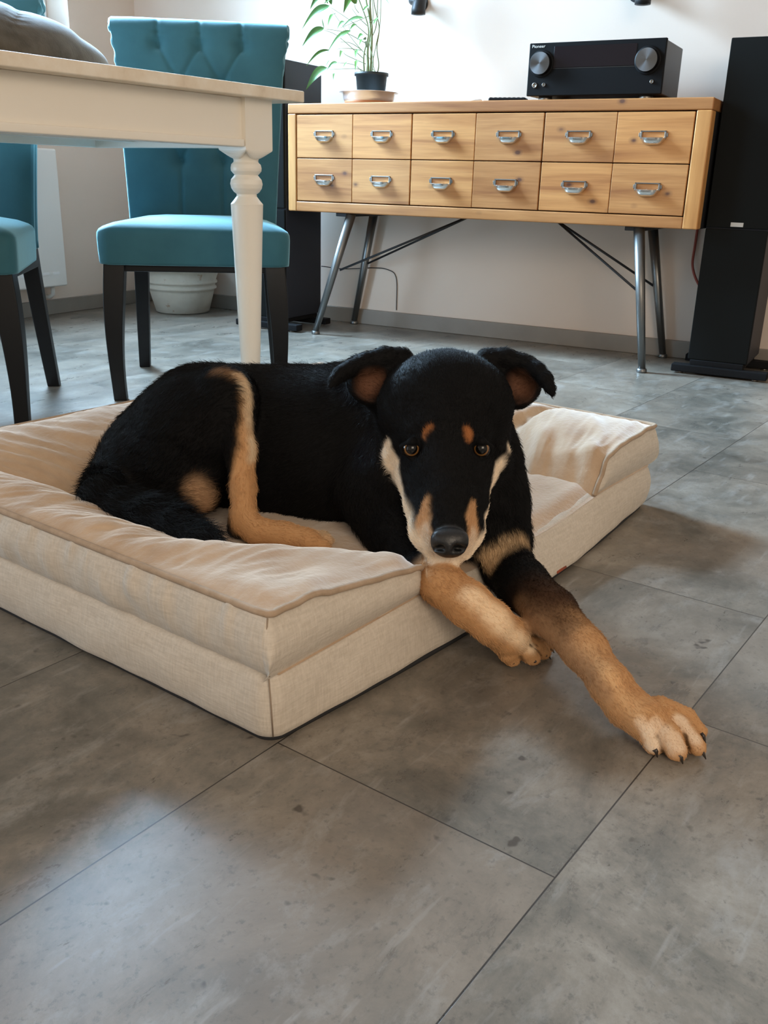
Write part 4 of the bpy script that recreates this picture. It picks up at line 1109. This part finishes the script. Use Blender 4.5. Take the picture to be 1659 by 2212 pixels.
# keep the one largest piece
bmd.verts.ensure_lookup_table(); bmd.verts.index_update(); seen = set(); best = []
for v in bmd.verts:
    if v.index in seen: continue
    comp = []; stack = [v]; seen.add(v.index)
    while stack:
        a = stack.pop(); comp.append(a)
        for e in a.link_edges:
            b = e.other_vert(a)
            if b.index not in seen: seen.add(b.index); stack.append(b)
    if len(comp) > len(best): best = comp
bs = set(best); bmesh.ops.delete(bmd, geom=[v for v in bmd.verts if v not in bs], context='VERTS')
hc_ = at_d(965, 1000, 1.22)
fine_pts = [(hc_, 0.20), (at_d(1440, 1580, 0.99), 0.095), (at_d(1140, 1400, 1.17), 0.07)]
def refine(extra=1.0):
    es = [e for e in bmd.edges if any(np.linalg.norm(np.array(e.verts[0].co) - c) < r * extra for c, r in fine_pts)]
    bmesh.ops.subdivide_edges(bmd, edges=es, cuts=1, use_grid_fill=True)
def reproject(n=2):
    P = np.array([v.co for v in bmd.verts])
    for _ in range(n):
        d = field(P); g = grad(P); P = P - g * np.clip(d, -0.003, 0.003)[:, None] * 0.9
    for v, p in zip(bmd.verts, P): v.co = p
reproject(1); refine(); reproject(2); refine(0.62); reproject(1)
bmesh.ops.smooth_vert(bmd, verts=bmd.verts, factor=0.35, use_axis_x=True, use_axis_y=True, use_axis_z=True)
bmesh.ops.recalc_face_normals(bmd, faces=bmd.faces)
dm = bpy.data.meshes.new('dog'); bmd.to_mesh(dm); bmd.free()
for p in dm.polygons: p.use_smooth = True
DP = np.zeros(len(dm.vertices) * 3); dm.vertices.foreach_get('co', DP); DP = DP.reshape(-1, 3)

# ---- coat pattern: markings are soft ellipsoids anchored on the body
def blob(P, c, r, ax=None, soft=0.35):
    ax = np.array([CR, CU, CF]) if ax is None else ax
    d = np.linalg.norm(((P - np.asarray(c)) @ ax.T) / np.asarray(r), axis=1)
    return 1 - smooth01(1 - soft, 1 + soft, d)
def strip(P, pts, soft=0.4):
    """tube-shaped marking: list of (x, y, depth, radius px)"""
    w = np.zeros(len(P))
    for a, b in zip(pts[:-1], pts[1:]):
        (A, ra), (Bq, rb) = S(*a), S(*b)
        pa = P - A; ba = Bq - A; t = np.clip(pa @ ba / (ba @ ba), 0, 1)
        d = np.linalg.norm(pa - t[:, None] * ba, axis=1) / (ra + (rb - ra) * t)
        w = np.maximum(w, 1 - smooth01(1 - soft, 1 + soft, d))
    return w
def gdist(P, g):
    f = np.full(len(P), 1.0)
    for q in prims:
        if q['g'] == g and not q['sub']: f = np.minimum(f, sd(P, q))
    return f
def coat(P):
    nzv = np.array([noise.noise(Vector(p * 38.0)) for p in P]); nz2 = np.array([noise.noise(Vector(p * 120.0)) for p in P])
    J = P + (nzv[:, None] * 0.0035 + nz2[:, None] * 0.0015) * np.array([1, 1, 1])
    C = np.tile(BLACK, (len(P), 1))
    def put(w, col):
        nonlocal C; C = C * (1 - w[:, None]) + np.asarray(col) * w[:, None]
    G = {g: gdist(J, g) for g in ORDER}
    G['legR'] = np.minimum(G['legR'], G['pawR']); G['legL'] = np.minimum(G['legL'], G['pawL'])
    near = lambda g, m=0.004, s=0.006: 1 - smooth01(m, m + s, G[g])
    # hind leg: tan front of the shank, pale edge, tan foot
    w = np.maximum(near('shank'), near('foot')); 
    put(w * smooth01(0.0, 1.0, strip(J, [(545, 845, 1.30, 30), (545, 960, 1.29, 34), (530, 1060, 1.28, 46), (530, 1130, 1.26, 50), (640, 1165, 1.27, 60), (720, 1172, 1.28, 62)])), TAN)
    put(strip(J, [(508, 806, 1.325, 13), (540, 862, 1.315, 15), (547, 930, 1.305, 15), (546, 985, 1.30, 13)], 0.6) * near('shank', 0.012, 0.008), CREAM_F * 0.95)
    put(strip(J, [(470, 800, 1.32, 16), (505, 815, 1.32, 16)], 0.8) * 0.35, TAN)
    put(0.8 * strip(J, [(425, 1058, 1.325, 26), (440, 1092, 1.325, 26)], 0.7), TAN * 0.9 + 0.05)
    put(0.7 * strip(J, [(690, 1170, 1.30, 40), (715, 1176, 1.30, 40)], 0.6) * near('foot', 0.006), CREAM_F)
    # forelegs
    legs = np.maximum(near('legR'), near('legL'))
    def along(a, b): return (J - a) @ (b - a) / ((b - a) @ (b - a))
    tR = along(S(905, 1228, 1.235, 1)[0], on_z(1098, 1375, 0.043, 1)[0])
    put(near('legR') * smooth01(-0.02, 0.16, tR), TAN)
    pass
    put(0.35 * near('legR', 0.006) * strip(J, [(985, 1340, 1.18, 26), (1060, 1400, 1.15, 26)], 0.8), TAN * 0.6)
    tL = along(S(1128, 1262, 1.235, 1)[0], on_z(1352, 1524, 0.034, 1)[0])
    put(0.7 * near('legL') * smooth01(0.02, 0.34, tL), BROWN * 1.3)
    put(near('legL') * smooth01(0.36, 0.66, tL + 0.0), TAN)
    put(0.9 * near('legL') * strip(J, [(1135, 1318, 1.18, 26), (1195, 1372, 1.11, 42), (1260, 1440, 1.05, 34), (1300, 1500, 1.02, 20)], 0.8), TAN * 0.75 + 0.03)
    put(0.55 * near('legL') * strip(J, [(1160, 1300, 1.14, 30), (1220, 1350, 1.10, 26)], 0.9), BROWN)
    def line(pts, soft=0.5):
        w = np.zeros(len(J))
        for (x0, y0, z0, r0), (x1, y1, z1, r1) in zip(pts[:-1], pts[1:]):
            A = at_z(x0, y0, z0); ba = at_z(x1, y1, z1) - A; pa = J - A; t = np.clip(pa @ ba / (ba @ ba), 0, 1)
            d = np.linalg.norm(pa - t[:, None] * ba, axis=1) / (r0 + (r1 - r0) * t); w = np.maximum(w, 1 - smooth01(1 - soft, 1 + soft, d))
        return w
    put(0.75 * line([(1386, 1562, 0.040, .010), (1402, 1576, 0.036, .012), (1412, 1604, 0.018, .010)]), PALE)
    put(0.55 * line([(1424, 1560, 0.040, .008), (1446, 1584, 0.036, .010), (1462, 1616, 0.018, .008)]), PALE)
    put(0.60 * line([(1466, 1556, 0.034, .007), (1486, 1580, 0.028, .008), (1508, 1612, 0.014, .006)]), PALE)
    put(0.92 * line([(1414, 1562, 0.036, .0012), (1424, 1584, 0.028, .0024), (1436, 1618, 0.012, .0034)], 0.7), TAN * 0.12)  # groove shade between the left paw's toes, painted into the coat
    put(0.88 * line([(1446, 1556, 0.036, .0010), (1466, 1582, 0.026, .0020), (1486, 1616, 0.012, .0030)], 0.7), TAN * 0.14)
    put(0.80 * line([(1466, 1545, 0.032, .0010), (1486, 1562, 0.024, .0018), (1508, 1594, 0.012, .0024)], 0.7), TAN * 0.20)
    put(0.85 * line([(1016, 1282, 0.112, .012), (1066, 1328, 0.086, .014), (1112, 1370, 0.062, .015), (1150, 1396, 0.034, .011)], 0.7), PALE * np.array([1.0, 0.93, 0.82]))
    put(0.90 * line([(1108, 1392, 0.042, .0012), (1116, 1406, 0.030, .0024), (1126, 1426, 0.012, .0036)], 0.7), TAN * 0.12)  # right paw: shade between the toes painted as dark lines
    put(0.85 * line([(1134, 1388, 0.040, .0010), (1150, 1401, 0.028, .0020), (1164, 1417, 0.012, .0030)], 0.7), TAN * 0.14)
    put(0.80 * line([(1150, 1388, 0.034, .0010), (1166, 1398, 0.024, .0018), (1180, 1411, 0.012, .0022)], 0.7), TAN * 0.20)
    put(0.5 * line([(1262, 1392, 0.085, .008), (1330, 1476, 0.066, .010), (1380, 1540, 0.050, .012)], 0.8), PALE * np.array([0.95, 0.74, 0.50]))
    # chest patch
    put(0.85 * strip(J, [(1040, 1218, 1.245, 24), (1082, 1195, 1.265, 34), (1112, 1170, 1.275, 26)], 0.45), CREAM_F * np.array([0.95, 0.86, 0.74]))
    # face
    hd_ = near('head', 0.006)
    put(hd_ * strip(J, [(934, 1092, 1.160, 22), (918, 1125, 1.150, 30), (915, 1165, 1.145, 30), (940, 1200, 1.15, 28), (1000, 1200, 1.15, 26), (1024, 1165, 1.145, 26), (1018, 1125, 1.150, 24), (1012, 1095, 1.16, 16)], 0.3), TAN * 0.95 + 0.02)
    put(hd_ * strip(J, [(838, 970, 1.262, 20), (848, 1008, 1.252, 22), (866, 1040, 1.240, 22), (880, 1080, 1.225, 25), (890, 1115, 1.205, 32), (900, 1150, 1.185, 35), (922, 1190, 1.165, 35), (965, 1212, 1.150, 20), (1010, 1192, 1.165, 30), (1030, 1150, 1.185, 24), (1040, 1105, 1.215, 20), (1048, 1060, 1.235, 19), (1064, 1020, 1.25, 18), (1086, 975, 1.265, 16)], 0.35), PALE * 0.95)
    for x, y in ((930, 940), (1005, 942)):
        put(blob(J, at_d(x, y, 1.205), (0.0100, 0.0115, 0.060), None, 0.25), np.array([0.36, 0.135, 0.045]))
    put(0.75 * hd_ * strip(J, [(925, 1150, 1.15, 20), (932, 1192, 1.14, 22), (972, 1214, 1.14, 14), (1012, 1192, 1.14, 20), (1020, 1155, 1.15, 16)], 0.6), PALE * np.array([0.80, 0.80, 0.82]))
    # inside of the ears
    for x, y in ((800, 826), (1126, 832)):
        put(0.9 * blob(J, at_d(x, y, 1.285), (0.0185, 0.0205, 0.022), None, 0.50), np.array([0.17, 0.078, 0.046]))
    # dark bridge of the muzzle, nose, lips
    put(strip(J, [(964, 960, 1.19, 48), (967, 1060, 1.165, 40), (969, 1130, 1.135, 37), (970, 1150, 1.125, 37)], 0.22), BLACK * 1.2)
    nose_w = 1 - smooth01(0.0012, 0.0035, np.minimum(sd(P, [q for q in prims if q['t'] == 'ell' and abs(q['r'][0] - 0.0232) < 1e-6][0]), sd(P, [q for q in prims if q['t'] == 'cap' and q['g'] == 'head' and not q['sub'] and abs(q['ra'] - 13 * 1.119 / F) < 1e-6 and abs(q['rb'] - q['ra']) < 1e-9][0])))
    put(nose_w, np.array([0.010, 0.010, 0.011]))
    for x in (951, 991): put(blob(P, at_d(x, 1186, 1.112), (0.0070, 0.0050, 0.010), None, 0.3), np.array([0.0015, 0.0015, 0.0015]))  # nostril hollows coloured near black, painted shade on top of the carving
    for (x, y, d) in EYE:
        e = blob(P, at_d(x, y, d - 0.004), (0.0165, 0.0140, 0.02), None, 0.25); put(e, BLACK * 0.7)
    return C, nose_w
DC, NW = coat(DP)
ca = dm.color_attributes.new('coat', 'FLOAT_COLOR', 'POINT')
ca.data.foreach_set('color', np.concatenate([DC, np.ones((len(DC), 1))], 1).ravel())
na = dm.attributes.new('leather', 'FLOAT', 'POINT'); na.data.foreach_set('value', NW)
def m_dog():
    m = mat('dog_coat', rough=0.7, spec=0.10); t = NT(m)
    a = t.new('ShaderNodeAttribute', attribute_name='coat'); t.col(a.outputs['Color'])
    b = t.new('ShaderNodeAttribute', attribute_name='leather')
    r = t.math('SUBTRACT', 0.72, t.math('MULTIPLY', b.outputs['Fac'], 0.34)); t.link(r, t.b.inputs['Roughness'])
    t.link(t.math('ADD', t.math('MULTIPLY', b.outputs['Fac'], 0.38), 0.10), t.b.inputs['Specular IOR Level'])
    p = t.worldco(); t.bump(t.noise(p, 420, 3), 0.35, 0.001); M['coat'] = m
    m = mat('dog_hair', rough=0.5, spec=0.13); t = NT(m)
    a = t.new('ShaderNodeAttribute', attribute_name='hair_col'); t.col(a.outputs['Color']); M['hair'] = m
    M['eye'] = mat('eye_iris', (0.05, 0.022, 0.008), 0.06, spec=0.6); M['pupil'] = mat('eye_pupil', (0.003, 0.003, 0.003), 0.04, spec=0.35)
    M['iris_ring'] = mat('eye_ring', (0.20, 0.095, 0.030), 0.12, spec=0.6)
    M['claw'] = mat('claw', (0.030, 0.022, 0.018), 0.35)
m_dog()
dm.materials.append(M['coat'])
DO = np.array([-0.72, 1.10, 0.0])
dog = bpy.data.objects.new('dog', dm); COL.objects.link(dog)
tag(dog, 'black and tan dog lying on the beige bed, front paws on the floor', 'dog')

# ---- eyes
for (x, y, d) in EYE:
    c = at_d(x, y, d - 0.002); R = 0.0125
    view = CAM - c; view /= np.linalg.norm(view)
    q = Vector(view).to_track_quat('Z', 'Y')
    g = MB(); pf = [(R * math.sin(a), R * math.cos(a)) for a in np.linspace(0.0, PI * 0.75, 26)]
    g.lathe([(max(r, 1e-5), z) for r, z in pf], seg=36, cap=False)
    e = g.build('eye', [M['eye'], M['pupil'], M['iris_ring']], dog)
    me = e.data; mi = []
    for p in me.polygons:
        a = math.acos(max(-1, min(1, p.center.z / p.center.length)))
        mi.append(1 if a < 0.62 else (2 if a < 0.88 else (0 if a < 0.96 else 1)))
    me.polygons.foreach_set('material_index', mi)
    e.location = c; e.rotation_mode = 'QUATERNION'; e.rotation_quaternion = q
# ---- claws
def claw(p, q, r=0.0032):
    g = MB(); a, b = np.array(p), np.array(q); m = (a + b) / 2 + np.array([0, 0, 0.0022])
    g.tube([tuple(a), tuple(m), tuple(b)], [r, r * 0.75, 0.0006], 10); g.build('claw', M['claw'], dog)
for (x, y, x2, y2) in ((1414, 1618, 1420, 1636), (1466, 1630, 1475, 1650), (1509, 1616, 1525, 1640), (1514, 1584, 1524, 1606)):
    claw(at_z(x, y, 0.013), at_z(x2, y2, 0.0035))
claw(at_z(1349, 1552, 0.012), at_z(1354, 1566, 0.004), 0.0036)
for (x, y, x2, y2) in ((1108, 1431, 1112, 1439), (1154, 1428, 1161, 1437), (1178, 1415, 1190, 1424), (1187, 1402, 1197, 1410)):
    claw(at_z(x, y, 0.012), at_z(x2, y2, 0.0035), 0.0026)

# ---- fur: short strands combed along the limbs
def fur(n):
    me = dm; me.calc_loop_triangles()
    T = np.zeros(len(me.loop_triangles) * 3, int); me.loop_triangles.foreach_get('vertices', T); T = T.reshape(-1, 3)
    A, Bq, Cq = DP[T[:, 0]], DP[T[:, 1]], DP[T[:, 2]]
    nr = np.cross(Bq - A, Cq - A); ar = np.linalg.norm(nr, axis=1) / 2; nr = nr / (2 * ar[:, None] + 1e-12)
    cen = (A + Bq + Cq) / 3
    face = np.einsum('ij,ij->i', nr, CAM - cen) / np.linalg.norm(CAM - cen, axis=1)
    wgt = ar * np.where(face > -0.35, 1.0, 0.25) * np.where(cen[:, 2] < 0.006, 0, 1)
    dist = np.linalg.norm(cen - CAM, axis=1); wgt *= (1.3 / dist) ** 2
    hdm = np.linalg.norm(cen - hc_, axis=1) < 0.16
    wgt *= np.where(hdm, 1.7, 1.0)
    pick = rng.choice(len(T), n, p=wgt / wgt.sum())
    r1, r2 = np.sqrt(rng.random(n)), rng.random(n)
    w0, w1, w2 = 1 - r1, r1 * (1 - r2), r1 * r2
    P = A[pick] * w0[:, None] + Bq[pick] * w1[:, None] + Cq[pick] * w2[:, None]
    N_ = nr[pick]
    C = DC[T[pick, 0]] * w0[:, None] + DC[T[pick, 1]] * w1[:, None] + DC[T[pick, 2]] * w2[:, None]
    LW = NW[T[pick, 0]]
    keep = LW < 0.25
    for (x, y, d) in EYE: keep &= np.linalg.norm(P - at_d(x, y, d - 0.004), axis=1) > 0.0165
    P, N_, C = P[keep], N_[keep], C[keep]; n = len(P)
    flow = np.zeros((n, 3)); 
    lens = np.zeros(n); wsum = np.zeros(n)
    LEN = {'body': 0.0115, 'thigh': 0.0115, 'shank': 0.0075, 'foot': 0.005, 'tail': 0.026, 'legR': 0.0050, 'legL': 0.0050, 'pawR': 0.0026, 'pawL': 0.0026, 'head': 0.0046, 'ear': 0.005}
    for q in prims:
        if q['sub']: continue
        d = np.maximum(sd(P, q), 0); w = np.exp(-d / 0.006)
        fl = q['flow'] if q['flow'] is not None else np.array([0, 0, -1.0])
        if q['g'] in ('body',): fl = fl * 0.7 + np.array([0, 0, -0.5])
        flow += w[:, None] * fl; lens += w * LEN[q['g']]; wsum += w
    lens /= wsum + 1e-9
    # longer ruff on the neck sides and rump, finer on the face
    flow -= N_ * np.einsum('ij,ij->i', flow, N_)[:, None]
    flow /= np.linalg.norm(flow, axis=1, keepdims=True) + 1e-6
    jit = rng.normal(0, 0.17, (n, 3)); 
    cl = np.array([[noise.noise(Vector(p * 60)), noise.noise(Vector(p * 60 + 7)), noise.noise(Vector(p * 60 + 13))] for p in P]) * 0.26
    lift = 0.24 + 0.10 * rng.random(n)
    dirn = flow + jit + cl + N_ * lift[:, None]; dirn /= np.linalg.norm(dirn, axis=1, keepdims=True)
    d2 = flow + jit * 1.1 + cl * 1.3 + N_ * (lift * 0.15)[:, None]; d2 /= np.linalg.norm(d2, axis=1, keepdims=True)
    ln = lens * (0.65 + 0.7 * rng.random(n))
    p0 = P - N_ * 0.0006; p1 = P + dirn * (ln * 0.36)[:, None]; p2 = p1 + (dirn * 0.45 + d2 * 0.55) * (ln * 0.34)[:, None]; p3 = p2 + d2 * (ln * 0.32)[:, None]
    pts = np.stack([p0, p1, p2, p3], 1)
    # strands stay above what the dog lies on
    pts[:, :, 2] = np.maximum(pts[:, :, 2], 0.0015)
    hc = bpy.data.hair_curves.new('fur'); hc.add_curves([4] * n)
    hc.points.foreach_set('position', pts.reshape(-1, 3).ravel())
    rad = np.tile(np.array([1.0, 0.9, 0.7, 0.12]), n) * 0.00019
    try: hc.points.foreach_set('radius', rad)
    except Exception:
        at = hc.attributes.new('radius', 'FLOAT', 'POINT'); at.data.foreach_set('value', rad)
    at = hc.attributes.new('hair_col', 'FLOAT_COLOR', 'CURVE')
    v = (0.85 + 0.35 * rng.random(n))[:, None]
    at.data.foreach_set('color', np.concatenate([np.clip(C * v * 1.1, 0, 1), np.ones((n, 1))], 1).ravel())
    hc.materials.append(M['hair'])
    o = bpy.data.objects.new('fur', hc); COL.objects.link(o); o.parent = dog; o['kind'] = 'stuff'
    return o
fur(NHAIR)
